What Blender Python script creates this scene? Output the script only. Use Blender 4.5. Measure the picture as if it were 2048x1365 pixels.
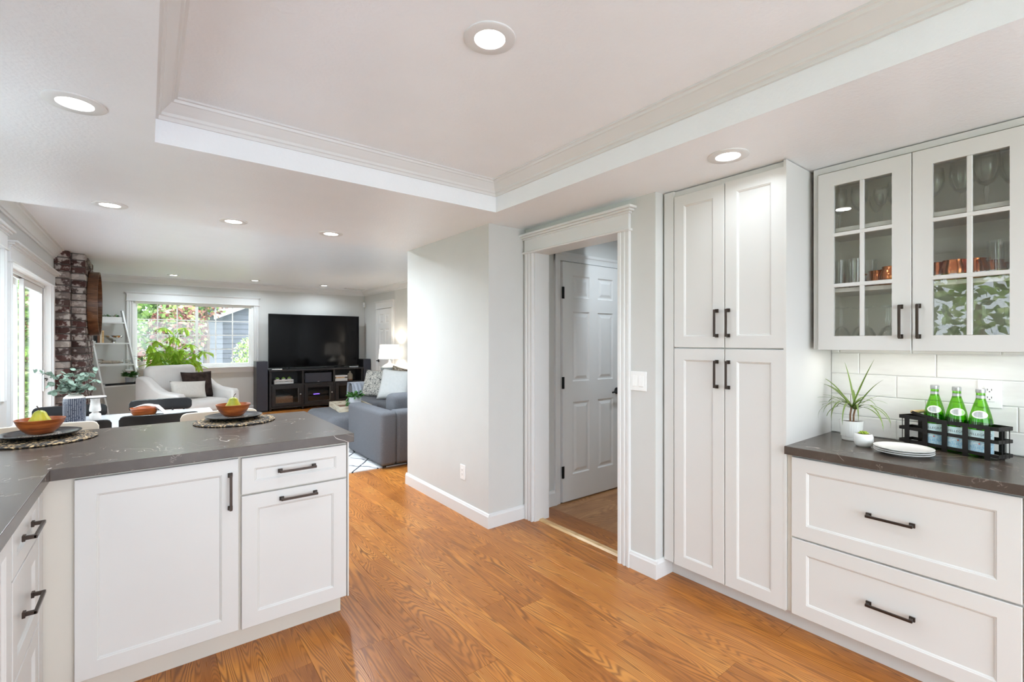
import bpy, bmesh, math, random
from mathutils import Vector, Matrix, Euler
R = math.radians
random.seed(7)
for _o in list(bpy.data.objects):
    bpy.data.objects.remove(_o)
sc = bpy.context.scene
C = sc.collection

# ------------------------------------------------------------------ camera
TH = math.atan(729.0 / 941.0)
cam = bpy.data.cameras.new('camera')
cam.sensor_width = 36.0
cam.lens = 36.0 * 941.0 / 2048.0
cam.clip_start = 0.02
cam.clip_end = 200
cam_o = bpy.data.objects.new('camera', cam)
cam_o.location = (0, 0, 1.375)
cam_o.rotation_euler = (R(90), 0, -TH)
C.objects.link(cam_o)
sc.camera = cam_o

# ------------------------------------------------------------------ sky, sun, exposure
w = bpy.data.worlds.new('sky')
sc.world = w
w.use_nodes = True
wn = w.node_tree.nodes
wn['Background'].inputs[0].default_value = (0.80, 0.905, 1.0, 1)
wn['Background'].inputs[1].default_value = 3.9
sun = bpy.data.lights.new('sun', 'SUN')
sun.energy = 9.0
sun.angle = R(1.0)
sun.color = (0.98, 0.985, 1.0)
sun_o = bpy.data.objects.new('sun', sun)
_sd = Vector((0.25, -0.62, -1.0))
sun_o.rotation_euler = _sd.to_track_quat('-Z', 'Y').to_euler()
sun_o.location = (0, 20, 12)
C.objects.link(sun_o)
sc.view_settings.view_transform = 'Standard'
sc.view_settings.look = 'None'
sc.view_settings.gamma = 1.0
sc.view_settings.use_curve_mapping = False
sc.view_settings.exposure = 0.92
cy = sc.cycles
cy.use_denoising = True
cy.max_bounces = 10
cy.diffuse_bounces = 5
cy.glossy_bounces = 4
cy.transparent_max_bounces = 24
cy.sample_clamp_indirect = 4.0
cy.caustics_reflective = False
cy.caustics_refractive = False
DOWN = 3.4          # watts of one recessed downlight

# ------------------------------------------------------------------ materials
def srgb(r, g, b):
    f = lambda c: (c / 255 / 12.92) if c / 255 <= 0.04045 else ((c / 255 + 0.055) / 1.055) ** 2.4
    return (f(r), f(g), f(b), 1)

class NT:
    def __init__(s, name):
        s.m = bpy.data.materials.new(name)
        s.m.use_nodes = True
        s.t = s.m.node_tree
        s.p = s.t.nodes['Principled BSDF']
        s.out = s.t.nodes['Material Output']
    def n(s, typ, **kw):
        nd = s.t.nodes.new(typ)
        for k, v in kw.items():
            setattr(nd, k, v)
        return nd
    def l(s, a, b):
        s.t.links.new(a, b)
    def math(s, op, a, b=None, c=None):
        nd = s.n('ShaderNodeMath', operation=op)
        for i, v in enumerate((a, b, c)):
            if v is None:
                continue
            if isinstance(v, (int, float)):
                nd.inputs[i].default_value = v
            else:
                s.l(v, nd.inputs[i])
        return nd.outputs[0]
    def obj(s, scale=(1, 1, 1), rot=(0, 0, 0), loc=(0, 0, 0), src='Object'):
        tc = s.n('ShaderNodeTexCoord')
        mp = s.n('ShaderNodeMapping')
        mp.inputs['Scale'].default_value = scale
        mp.inputs['Rotation'].default_value = rot
        mp.inputs['Location'].default_value = loc
        s.l(tc.outputs[src], mp.inputs[0])
        return mp.outputs[0]
    def noise(s, vec, scale, detail=3, rough=0.5, dist=0.0):
        nd = s.n('ShaderNodeTexNoise')
        nd.inputs['Scale'].default_value = scale
        nd.inputs['Detail'].default_value = detail
        nd.inputs['Roughness'].default_value = rough
        nd.inputs['Distortion'].default_value = dist
        if vec is not None:
            s.l(vec, nd.inputs['Vector'])
        return nd.outputs['Fac']
    def ramp(s, fac, stops):
        nd = s.n('ShaderNodeValToRGB')
        el = nd.color_ramp.elements
        while len(el) < len(stops):
            el.new(0.5)
        for e, (p, c) in zip(el, stops):
            e.position = p
            e.color = c
        s.l(fac, nd.inputs[0])
        return nd.outputs[0]
    def mix(s, fac, a, b):
        nd = s.n('ShaderNodeMix', data_type='RGBA')
        for i, v in ((0, fac), (6, a), (7, b)):
            if isinstance(v, (int, float)):
                nd.inputs[i].default_value = v
            elif isinstance(v, tuple):
                nd.inputs[i].default_value = v
            else:
                s.l(v, nd.inputs[i])
        return nd.outputs[2]
    def bump(s, h, strength=0.2, dist=0.01):
        nd = s.n('ShaderNodeBump')
        nd.inputs['Strength'].default_value = strength
        nd.inputs['Distance'].default_value = dist
        s.l(h, nd.inputs['Height'])
        s.l(nd.outputs[0], s.p.inputs['Normal'])
    def col(s, c):
        if isinstance(c, tuple):
            s.p.inputs['Base Color'].default_value = c
        else:
            s.l(c, s.p.inputs['Base Color'])
    def set(s, rough=0.5, metal=0.0, spec=0.5, **kw):
        s.p.inputs['Roughness'].default_value = rough
        s.p.inputs['Metallic'].default_value = metal
        s.p.inputs['Specular IOR Level'].default_value = spec
        for k, v in kw.items():
            s.p.inputs[k.replace('_', ' ')].default_value = v

M = {}
def plain(key, c, rough=0.5, metal=0.0, spec=0.5, var=0.04, nscale=6.0, bump=0.0, bscale=200.0, **kw):
    m = NT(key)
    v = m.obj()
    f = m.noise(v, nscale, 3)
    lo = tuple(max(0, x * (1 - var)) for x in c[:3]) + (1,)
    hi = tuple(min(1, x * (1 + var)) for x in c[:3]) + (1,)
    m.col(m.ramp(f, [(0.3, lo), (0.7, hi)]))
    m.set(rough, metal, spec, **kw)
    if bump:
        m.bump(m.noise(v, bscale, 2), bump, 0.004)
    M[key] = m.m
    return m

plain('wall_paint', srgb(208, 208, 205), 0.75, spec=0.3, var=0.01, bump=0.06, bscale=120)
plain('ceiling_paint', srgb(242, 245, 248), 0.36, spec=0.5, var=0.01, bump=0.35, bscale=70)
plain('trim_paint', srgb(224, 224, 223), 0.35, var=0.005)
plain('cabinet_paint', srgb(215, 213, 210), 0.38, var=0.006)
plain('cream_paint', srgb(210, 203, 192), 0.5, var=0.01)
plain('cabinet_inside', srgb(240, 236, 226), 0.6, var=0.06, nscale=3)
plain('bronze', srgb(66, 55, 49), 0.35, metal=0.7, var=0.1, nscale=40)
plain('black_metal', srgb(30, 26, 24), 0.45, metal=0.3, var=0.1)
plain('black_hardware', srgb(26, 25, 25), 0.35, metal=0.4)
plain('black_wood', srgb(24, 23, 24), 0.28, var=0.2, nscale=20)
plain('stand_wood', srgb(30, 28, 29), 0.4, var=0.25, nscale=25)
plain('speaker_cloth', srgb(64, 67, 77), 0.9, var=0.15, nscale=300)
plain('tv_glass', srgb(9, 8, 10), 0.1, spec=0.22, var=0.05)
plain('tv_plastic', srgb(16, 16, 17), 0.4)
plain('smoked_glass', srgb(22, 20, 20), 0.06, var=0.05)
plain('white_plastic', srgb(240, 240, 238), 0.35, var=0.005)
plain('slot_dark', srgb(40, 38, 36), 0.6)
plain('white_ceramic', srgb(238, 237, 234), 0.18, var=0.01)
plain('black_ceramic', srgb(26, 29, 33), 0.22, var=0.1)
plain('white_laminate', srgb(198, 199, 202), 0.22, var=0.006)
plain('soil', srgb(74, 50, 36), 0.95, var=0.5, nscale=90, bump=0.8, bscale=120)
plain('stem_brown', srgb(120, 88, 62), 0.8, var=0.3, nscale=40)
plain('dark_stem', srgb(62, 44, 30), 0.7, var=0.2)
plain('slipcover', srgb(222, 218, 214), 0.92, spec=0.1, var=0.025, nscale=8, bump=0.25, bscale=350)
plain('linen', srgb(214, 208, 200), 0.95, spec=0.1, var=0.05, nscale=60, bump=0.3, bscale=300)
plain('pillow_white', srgb(214, 214, 212), 0.95, spec=0.1, var=0.03, nscale=30, bump=0.3, bscale=300)
plain('napkin_pale', srgb(196, 184, 180), 0.95, spec=0.1, var=0.06, nscale=80)
plain('throw_grey', srgb(176, 182, 194), 0.95, spec=0.1, var=0.08, nscale=50, bump=0.3, bscale=200)
plain('sofa_fabric', srgb(100, 101, 105), 0.95, spec=0.12, var=0.22, nscale=170, bump=0.4, bscale=350)
plain('fur', srgb(58, 47, 43), 0.95, spec=0.1, var=0.55, nscale=14, bump=0.8, bscale=150)
plain('cream_wood', srgb(232, 220, 202), 0.4, var=0.03, nscale=10)
plain('silver', srgb(210, 208, 205), 0.16, metal=0.95, var=0.05)
plain('copper', srgb(196, 118, 74), 0.2, metal=0.95, var=0.12, nscale=30)
plain('aluminium', srgb(196, 197, 198), 0.3, metal=0.8)
plain('wicker', srgb(128, 98, 78), 0.85, var=0.35, nscale=60, bump=0.6, bscale=140)
plain('driftwood', srgb(150, 136, 122), 0.9, var=0.35, nscale=25, bump=0.6, bscale=60)
plain('concrete_pot', srgb(178, 182, 188), 0.85, var=0.06, nscale=25, bump=0.3, bscale=80)
plain('stone_bottle', srgb(150, 142, 128), 0.7, var=0.12, nscale=14)
plain('lamp_ceramic', srgb(150, 158, 162), 0.35, var=0.18, nscale=12)
plain('chalk_wood', srgb(222, 216, 210), 0.8, var=0.1, nscale=30)
plain('mortar', srgb(96, 90, 86), 0.95, var=0.15, nscale=30, bump=0.5, bscale=90)
plain('book_paper', srgb(226, 214, 194), 0.8)
plain('siding', srgb(112, 114, 124), 0.8, var=0.05)
plain('roofing', srgb(120, 122, 130), 0.9, var=0.15, nscale=20)
plain('bark', srgb(92, 76, 62), 0.95, var=0.3, nscale=15, bump=0.8, bscale=20)
plain('paving', srgb(182, 184, 188), 0.9, var=0.1, nscale=3)
plain('lawn', srgb(122, 132, 96), 0.95, var=0.3, nscale=12)
plain('leaf_dracaena', srgb(104, 128, 52), 0.45, var=0.3, nscale=9)
plain('leaf_succulent', srgb(168, 190, 70), 0.5, var=0.25, nscale=60)
plain('leaf_dark', srgb(62, 112, 46), 0.4, var=0.4, nscale=14)
plain('leaf_herb', srgb(140, 190, 84), 0.5, var=0.35, nscale=40)
plain('leaf_eucalyptus', srgb(122, 142, 126), 0.6, var=0.16, nscale=9)
plain('leaf_orchid', srgb(64, 98, 66), 0.4, var=0.2)
plain('red_print', srgb(226, 84, 44), 0.5)
plain('dark_print', srgb(34, 46, 60), 0.5)
plain('blue_print', srgb(120, 176, 205), 0.5)
plain('brown_box', srgb(122, 86, 66), 0.8, var=0.1, nscale=20)

def foliage(key, stops, rough=0.5, trans=0.5):
    m = NT(key)
    g = m.n('ShaderNodeNewGeometry')
    c = m.ramp(g.outputs['Random Per Island'], stops)
    tr = m.n('ShaderNodeBsdfTranslucent')
    m.l(c, tr.inputs[0])
    m.col(c)
    m.set(rough)
    mx = m.n('ShaderNodeMixShader')
    mx.inputs[0].default_value = trans
    m.l(m.p.outputs[0], mx.inputs[1])
    m.l(tr.outputs[0], mx.inputs[2])
    m.l(mx.outputs[0], m.out.inputs[0])
    M[key] = m.m
foliage('foliage_green', [(0, srgb(58, 90, 46)), (0.4, srgb(108, 146, 66)), (0.75, srgb(164, 194, 104)), (1, srgb(222, 232, 184))])
foliage('foliage_red', [(0, srgb(84, 52, 54)), (0.3, srgb(150, 96, 88)), (0.55, srgb(204, 150, 136)), (0.6, srgb(110, 140, 74)), (0.85, srgb(160, 186, 110)), (1, srgb(226, 214, 196))])
foliage('foliage_pale', [(0, srgb(92, 120, 72)), (0.5, srgb(160, 180, 120)), (1, srgb(226, 232, 196))])
foliage('foliage_money', [(0, srgb(110, 170, 40)), (1, srgb(210, 236, 96))], 0.4, 0.6)

# thin glass: clear with a fresnel reflection
def glass(key, tint, base=0.05, mult=0.9, rough=0.0):
    m = NT(key)
    lw = m.n('ShaderNodeLayerWeight')
    lw.inputs['Blend'].default_value = 0.25
    f = m.math('MULTIPLY_ADD', lw.outputs['Fresnel'], mult, base)
    tr = m.n('ShaderNodeBsdfTransparent')
    tr.inputs[0].default_value = tint
    gl = m.n('ShaderNodeBsdfGlossy')
    gl.inputs['Roughness'].default_value = rough
    gl.inputs[0].default_value = (1, 1, 1, 1)
    mx = m.n('ShaderNodeMixShader')
    m.l(f, mx.inputs[0])
    m.l(tr.outputs[0], mx.inputs[1])
    m.l(gl.outputs[0], mx.inputs[2])
    m.l(mx.outputs[0], m.out.inputs[0])
    M[key] = m.m
glass('pane_glass', (0.97, 0.98, 0.98, 1), 0.02, 0.55)
glass('cabinet_glass', (0.96, 0.96, 0.94, 1), 0.03, 0.22)
glass('drink_glass', (0.965, 0.97, 0.965, 1), 0.03, 0.5, 0.06)
glass('bottle_glass', (0.45, 0.82, 0.16, 1), 0.03, 0.5, 0.02)

def emitter(key, c, strength):
    m = NT(key)
    m.col(c)
    m.p.inputs['Emission Color'].default_value = c
    m.p.inputs['Emission Strength'].default_value = strength
    M[key] = m.m
emitter('light_disc', (1, 0.97, 0.93, 1), 6.0)
emitter('strip_light', (1, 0.97, 0.92, 1), 4.0)
emitter('lamp_shade', (1, 0.93, 0.84, 1), 0.9)
emitter('blue_led', (0.2, 0.1, 1, 1), 1.5)

# oak planks
def oak(key, cols, line, kscale=9.0):
    m = NT(key)
    oi = m.n('ShaderNodeObjectInfo')
    tc = m.n('ShaderNodeTexCoord')
    off = m.n('ShaderNodeCombineXYZ')
    rnd = oi.outputs['Random']
    m.l(m.math('MULTIPLY', rnd, 37.0), off.inputs[0])
    m.l(m.math('MULTIPLY', rnd, 91.0), off.inputs[1])
    ad = m.n('ShaderNodeVectorMath', operation='ADD')
    m.l(tc.outputs['Object'], ad.inputs[0])
    m.l(off.outputs[0], ad.inputs[1])
    mp = m.n('ShaderNodeMapping')
    mp.inputs['Scale'].default_value = (kscale, 0.85, 1)
    m.l(ad.outputs[0], mp.inputs[0])
    field = m.noise(mp.outputs[0], 1.0, 1.5, 0.45, 0.35)
    ph = m.math('MULTIPLY', field, 210.0)
    s = m.math('SINE', ph)
    s = m.math('MULTIPLY_ADD', s, 0.5, 0.5)
    s = m.math('POWER', s, 1.7)
    mp2 = m.n('ShaderNodeMapping')
    mp2.inputs['Scale'].default_value = (160, 5, 1)
    m.l(ad.outputs[0], mp2.inputs[0])
    fine = m.noise(mp2.outputs[0], 1.0, 3, 0.6)
    mp3 = m.n('ShaderNodeMapping')
    mp3.inputs['Scale'].default_value = (6, 1.6, 1)
    m.l(ad.outputs[0], mp3.inputs[0])
    broad = m.noise(mp3.outputs[0], 1.3, 4, 0.6)
    t = m.math('ADD', m.math('MULTIPLY', broad, 0.8), m.math('MULTIPLY', fine, 0.25))
    t = m.math('ADD', t, m.math('MULTIPLY_ADD', rnd, 0.22, -0.14))
    base = m.ramp(t, [(0.25, cols[0]), (0.55, cols[1]), (0.85, cols[2])])
    mask = m.math('MULTIPLY', s, m.math('MULTIPLY_ADD', broad, 1.7, -0.2))
    c = m.mix(m.math('MULTIPLY', mask, 0.85), base, line)
    m.col(c)
    m.set(0.3, spec=0.45)
    m.l(m.math('MULTIPLY_ADD', fine, 0.16, 0.22), m.p.inputs['Roughness'])
    m.bump(m.math('ADD', fine, s), 0.05, 0.002)
    M[key] = m.m
oak('oak_floor', [srgb(145, 84, 34), srgb(194, 124, 55), srgb(221, 158, 82)], srgb(100, 54, 24))
oak('oak_hall', [srgb(146, 98, 60), srgb(186, 138, 92), srgb(208, 164, 118)], srgb(136, 90, 54), 5.0)

# acacia bowls
def bowlwood(key, a, b, c):
    m = NT(key)
    v = m.obj((3, 3, 22))
    f = m.noise(v, 2.2, 4, 0.6, 0.6)
    m.col(m.ramp(f, [(0.3, a), (0.5, b), (0.7, c)]))
    m.set(0.32)
    M[key] = m.m
bowlwood('acacia', srgb(104, 46, 18), srgb(164, 84, 38), srgb(198, 116, 60))
bowlwood('dark_wood_disc', srgb(70, 44, 30), srgb(104, 70, 48), srgb(132, 94, 68))
bowlwood('crate_wood', srgb(120, 92, 66), srgb(196, 184, 162), srgb(216, 208, 192))
bowlwood('tan_wood', srgb(176, 134, 84), srgb(214, 178, 128), srgb(230, 200, 156))
bowlwood('stand_wood_top', srgb(120, 84, 58), srgb(160, 120, 88), srgb(180, 140, 104))

# quartz
m = NT('quartz')
v = m.obj()
f = m.noise(v, 9, 5, 0.6)
base = m.ramp(f, [(0.3, srgb(72, 61, 54)), (0.7, srgb(86, 75, 67))])
def vein(scale, width, dist):
    nz = m.noise(v, scale, 3, 0.55, dist)
    d = m.math('ABSOLUTE', m.math('SUBTRACT', nz, 0.5))
    return m.math('LESS_THAN', d, width)
patch = m.math('GREATER_THAN', m.noise(v, 2.3, 2), 0.56)
v1 = m.math('MULTIPLY', vein(2.6, 0.0022, 1.5), patch)
patch2 = m.math('GREATER_THAN', m.noise(v, 14, 2), 0.63)
v2 = m.math('MULTIPLY', vein(24, 0.03, 2.0), patch2)
c = m.mix(m.math('MULTIPLY', v1, 0.75), base, srgb(206, 194, 184))
c = m.mix(m.math('MULTIPLY', v2, 0.3), c, srgb(170, 156, 146))
m.col(c)
m.set(0.26, spec=0.5)
M['quartz'] = m.m

# brick
m = NT('old_brick')
oi = m.n('ShaderNodeObjectInfo')
base = m.ramp(oi.outputs['Random'], [(0, srgb(66, 50, 48)), (0.4, srgb(100, 70, 66)), (0.62, srgb(88, 78, 76)), (0.82, srgb(146, 134, 128)), (1, srgb(190, 183, 176))])
v = m.obj(src='Generated')
tc = m.n('ShaderNodeTexCoord')
off = m.n('ShaderNodeVectorMath', operation='MULTIPLY_ADD')
m.l(oi.outputs['Location'], off.inputs[0])
off.inputs[1].default_value = (1, 1, 1)
m.l(tc.outputs['Object'], off.inputs[2])
wn_ = m.noise(off.outputs[0], 11, 4, 0.6)
wash = m.ramp(wn_, [(0.5, (0, 0, 0, 1)), (0.58, (1, 1, 1, 1))])
fin = m.noise(off.outputs[0], 60, 3)
c = m.mix(m.math('MULTIPLY', fin, 0.5), base, srgb(52, 36, 34))
c = m.mix(m.math('MULTIPLY', wash, 0.75), c, srgb(198, 190, 184))
m.col(c)
m.set(0.92, spec=0.2)
m.bump(fin, 0.5, 0.006)
M['old_brick'] = m.m

# glazed wavy tile
m = NT('white_tile')
oi = m.n('ShaderNodeObjectInfo')
tc = m.n('ShaderNodeTexCoord')
ad = m.n('ShaderNodeVectorMath', operation='ADD')
m.l(tc.outputs['Object'], ad.inputs[0])
m.l(oi.outputs['Location'], ad.inputs[1])
mp = m.n('ShaderNodeMapping')
mp.inputs['Scale'].default_value = (1, 5, 14)
m.l(ad.outputs[0], mp.inputs[0])
f = m.noise(mp.outputs[0], 1.2, 2)
m.col(m.ramp(f, [(0.3, srgb(224, 222, 219)), (0.7, srgb(233, 232, 229))]))
m.set(0.12)
m.bump(f, 0.35, 0.01)
M['white_tile'] = m.m
plain('grout', srgb(246, 245, 243), 0.9, var=0.01)

# rug
m = NT('rug_wool')
v = m.obj()
sep = m.n('ShaderNodeSeparateXYZ')
dn = m.noise(v, 3.0, 2)
dn2 = m.math('MULTIPLY_ADD', dn, 0.16, -0.08)
m.l(v, sep.inputs[0])
x = m.math('ADD', sep.outputs[0], dn2)
y = m.math('ADD', sep.outputs[1], dn2)
def lines(a, b, per, wd):
    q = m.math('ADD', m.math('MULTIPLY', x, a), m.math('MULTIPLY', y, b))
    fr = m.math('FRACT', m.math('DIVIDE', q, per))
    return m.math('LESS_THAN', fr, wd)
q = m.math('MAXIMUM', lines(1, 0.75, 0.33, 0.06), lines(1, -0.75, 0.33, 0.06))
brk = m.math('GREATER_THAN', m.noise(v, 7, 2), 0.42)
q = m.math('MULTIPLY', q, brk)
m.col(m.mix(q, srgb(226, 227, 228), srgb(70, 72, 82)))
m.set(0.98, spec=0.05)
m.bump(m.noise(v, 160, 2), 0.6, 0.01)
M['rug_wool'] = m.m

# dotted vase glaze
m = NT('vase_dots')
v = m.obj()
sep = m.n('ShaderNodeSeparateXYZ')
m.l(v, sep.inputs[0])
ang = m.math('ARCTAN2', sep.outputs[1], sep.outputs[0])
fr = m.math('FRACT', m.math('MULTIPLY', ang, 38 / (2 * math.pi)))
st = m.math('LESS_THAN', m.math('ABSOLUTE', m.math('SUBTRACT', fr, 0.5)), 0.12)
zz = m.math('FRACT', m.math('MULTIPLY', sep.outputs[2], 140))
dt = m.math('LESS_THAN', zz, 0.5)
sp = m.math('GREATER_THAN', m.noise(v, 90, 2), 0.42)
q = m.math('MULTIPLY', m.math('MULTIPLY', st, dt), sp)
band = m.math('LESS_THAN', sep.outputs[2], 0.203)
dark = m.mix(m.noise(v, 12, 3), srgb(24, 28, 40), srgb(48, 56, 76))
c = m.mix(q, dark, srgb(214, 212, 210))
m.col(m.mix(band, srgb(226, 218, 210), c))
m.set(0.4)
M['vase_dots'] = m.m

# woven placemat straw
m = NT('woven_straw')
v = m.obj()
f = m.noise(v, 75, 2, 0.5)
m.col(m.ramp(f, [(0.44, srgb(28, 24, 22)), (0.52, srgb(66, 54, 40)), (0.58, srgb(168, 138, 98)), (0.72, srgb(214, 190, 150))]))
m.set(0.8)
m.bump(f, 0.8, 0.004)
M['woven_straw'] = m.m

# patterned cushions, striped cloth, pears
m = NT('cushion_pattern')
v = m.obj((1, 1, 1))
f = m.noise(v, 26, 2, 0.5, 1.0)
d = m.math('LESS_THAN', m.math('ABSOLUTE', m.math('SUBTRACT', f, 0.5)), 0.035)
m.col(m.mix(d, srgb(198, 194, 186), srgb(70, 72, 76)))
m.set(0.95, spec=0.1)
M['cushion_pattern'] = m.m
m = NT('cushion_brown')
f = m.noise(m.obj(), 30, 3, 0.6)
m.col(m.ramp(f, [(0.42, srgb(70, 58, 50)), (0.58, srgb(176, 164, 148))]))
m.set(0.95, spec=0.1)
M['cushion_brown'] = m.m
m = NT('napkin_check')
v = m.obj()
ck = m.n('ShaderNodeTexChecker')
ck.inputs['Scale'].default_value = 160
ck.inputs[1].default_value = srgb(60, 60, 62)
ck.inputs[2].default_value = srgb(186, 178, 168)
m.l(v, ck.inputs[0])
m.col(ck.outputs[0])
m.set(0.95, spec=0.1)
M['napkin_check'] = m.m
m = NT('pear_skin')
v = m.obj()
f = m.noise(v, 14, 4)
m.col(m.ramp(f, [(0.3, srgb(132, 144, 40)), (0.55, srgb(186, 176, 44)), (0.75, srgb(206, 170, 52))]))
m.set(0.4)
M['pear_skin'] = m.m
m = NT('bottle_label')
v = m.obj()
f = m.noise(v, 60, 4)
m.col(m.ramp(f, [(0.35, srgb(196, 220, 222)), (0.65, srgb(216, 232, 232))]))
m.set(0.5)
M['bottle_label'] = m.m
m = NT('bottle_label_low')
sep = m.n('ShaderNodeSeparateXYZ')
v = m.obj()
m.l(v, sep.inputs[0])
f = m.noise(v, 70, 4)
m.col(m.ramp(f, [(0.4, srgb(186, 210, 220)), (0.5, srgb(150, 192, 214)), (0.62, srgb(206, 222, 226))]))
m.set(0.5)
M['bottle_label_low'] = m.m

# ------------------------------------------------------------------ mesh helpers
class MB:
    def __init__(s):
        s.v = []
        s.f = []
    def add(s, vs, fs):
        o = len(s.v)
        s.v += [tuple(p) for p in vs]
        s.f += [tuple(i + o for i in f) for f in fs]
        return s
    def box(s, x0, x1, y0, y1, z0, z1):
        return s.add([(x0, y0, z0), (x1, y0, z0), (x1, y1, z0), (x0, y1, z0), (x0, y0, z1), (x1, y0, z1), (x1, y1, z1), (x0, y1, z1)],
                     [(3, 2, 1, 0), (4, 5, 6, 7), (0, 1, 5, 4), (1, 2, 6, 5), (2, 3, 7, 6), (3, 0, 4, 7)])
    def lathe(s, prof, n=32, cx=0, cy=0, cz=0, capb=True, capt=True, sx=1, sy=1):
        o = len(s.v)
        for r, z in prof:
            for i in range(n):
                a = 2 * math.pi * i / n
                s.v.append((cx + r * sx * math.cos(a), cy + r * sy * math.sin(a), cz + z))
        for k in range(len(prof) - 1):
            for i in range(n):
                j = (i + 1) % n
                s.f.append((o + k * n + i, o + k * n + j, o + (k + 1) * n + j, o + (k + 1) * n + i))
        if capb:
            s.f.append(tuple(o + i for i in reversed(range(n))))
        if capt:
            s.f.append(tuple(o + (len(prof) - 1) * n + i for i in range(n)))
        return s
    def tube(s, pts, r, n=8, caps=True, flat=1.0):
        pts = [Vector(p) for p in pts]
        rs = r if isinstance(r, (list, tuple)) else [r] * len(pts)
        o = len(s.v)
        up = None
        for k, p in enumerate(pts):
            if k == 0:
                t = pts[1] - p
            elif k == len(pts) - 1:
                t = p - pts[k - 1]
            else:
                t = pts[k + 1] - pts[k - 1]
            t.normalize()
            if up is None:
                up = Vector((0, 0, 1)) if abs(t.z) < 0.9 else Vector((1, 0, 0))
            a = t.cross(up)
            a.normalize()
            b = a.cross(t)
            up = b
            for i in range(n):
                q = 2 * math.pi * i / n
                s.v.append(tuple(p + a * math.cos(q) * rs[k] + b * math.sin(q) * rs[k] * flat))
        for k in range(len(pts) - 1):
            for i in range(n):
                j = (i + 1) % n
                s.f.append((o + k * n + i, o + k * n + j, o + (k + 1) * n + j, o + (k + 1) * n + i))
        if caps:
            s.f.append(tuple(o + i for i in reversed(range(n))))
            s.f.append(tuple(o + (len(pts) - 1) * n + i for i in range(n)))
        return s
    def prism(s, poly, axis, a, b):
        # poly: list of 2D points; axis 'x': (y,z) 'y': (x,z) 'z': (x,y)
        n = len(poly)
        def P(p, t):
            return {'x': (t, p[0], p[1]), 'y': (p[0], t, p[1]), 'z': (p[0], p[1], t)}[axis]
        s.add([P(p, a) for p in poly] + [P(p, b) for p in poly],
              [tuple(reversed(range(n))), tuple(range(n, 2 * n))] + [(i, (i + 1) % n, (i + 1) % n + n, i + n) for i in range(n)])
        return s
    def grid(s, fn, nu, nv):
        o = len(s.v)
        for i in range(nu + 1):
            for j in range(nv + 1):
                s.v.append(tuple(fn(i / nu, j / nv)))
        for i in range(nu):
            for j in range(nv):
                a = o + i * (nv + 1) + j
                s.f.append((a, a + nv + 1, a + nv + 2, a + 1))
        return s
    def xf(s, mat):
        s.v = [tuple(mat @ Vector(p)) for p in s.v]
        return s
    def mesh(s, name, smooth=None):
        me = bpy.data.meshes.new(name)
        me.from_pydata(s.v, [], s.f)
        bm = bmesh.new()
        bm.from_mesh(me)
        bmesh.ops.recalc_face_normals(bm, faces=bm.faces)
        bm.to_mesh(me)
        bm.free()
        if smooth:
            me.shade_smooth()
            me.set_sharp_from_angle(angle=R(smooth))
        me.update()
        return me

def link(name, me, mat=None, parent=None, loc=None, rot=None, scale=None):
    o = bpy.data.objects.new(name, me)
    C.objects.link(o)
    if mat and not me.materials:
        me.materials.append(M[mat])
    if parent:
        o.parent = parent
    if loc is not None:
        o.location = loc
    if rot is not None:
        o.rotation_euler = rot
    if scale is not None:
        o.scale = scale
    return o
def part(name, mb, mat, parent=None, smooth=None, bevel=0, loc=None, rot=None, solid=0):
    me = mb.mesh(name, smooth)
    o = link(name, me, mat, parent, loc, rot)
    if solid:
        sm = o.modifiers.new('thickness', 'SOLIDIFY')
        sm.thickness = solid
    if bevel:
        b = o.modifiers.new('bevel', 'BEVEL')
        b.width = bevel
        b.segments = 2
        b.limit_method = 'ANGLE'
        b.angle_limit = R(40)
        b.harden_normals = False
    return o
def tag(o, label, cat, group=None, kind=None):
    o['label'] = label
    o['category'] = cat
    if group:
        o['group'] = group
    if kind:
        o['kind'] = kind
    return o
def T(name, label, cat, loc=(0, 0, 0), rz=0.0, group=None, kind=None):
    o = bpy.data.objects.new(name, None)
    o.empty_display_size = 0.1
    C.objects.link(o)
    o.location = loc
    o.rotation_euler = (0, 0, rz)
    return tag(o, label, cat, group, kind)
def S(name, mb, mat, label, cat='wall', smooth=None, bevel=0):
    return tag(part(name, mb, mat, None, smooth, bevel), label, cat, kind='structure')
def rbox_mesh(name, sx, sy, sz, r, seg=4, taper=1.0):
    bm = bmesh.new()
    bmesh.ops.create_cube(bm, size=1.0)
    for v_ in bm.verts:
        k = taper if v_.co.z > 0 else 1.0
        v_.co = Vector((v_.co.x * sx * k, v_.co.y * sy * k, v_.co.z * sz))
    bmesh.ops.bevel(bm, geom=list(bm.edges), offset=r, segments=seg, profile=0.5, affect='EDGES')
    me = bpy.data.meshes.new(name)
    bm.to_mesh(me)
    bm.free()
    me.shade_smooth()
    return me
def rpart(name, x0, x1, y0, y1, z0, z1, r, mat, parent=None, seg=4):
    me = rbox_mesh(name, x1 - x0, y1 - y0, z1 - z0, r, seg)
    return link(name, me, mat, parent, ((x0 + x1) / 2, (y0 + y1) / 2, (z0 + z1) / 2))
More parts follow.
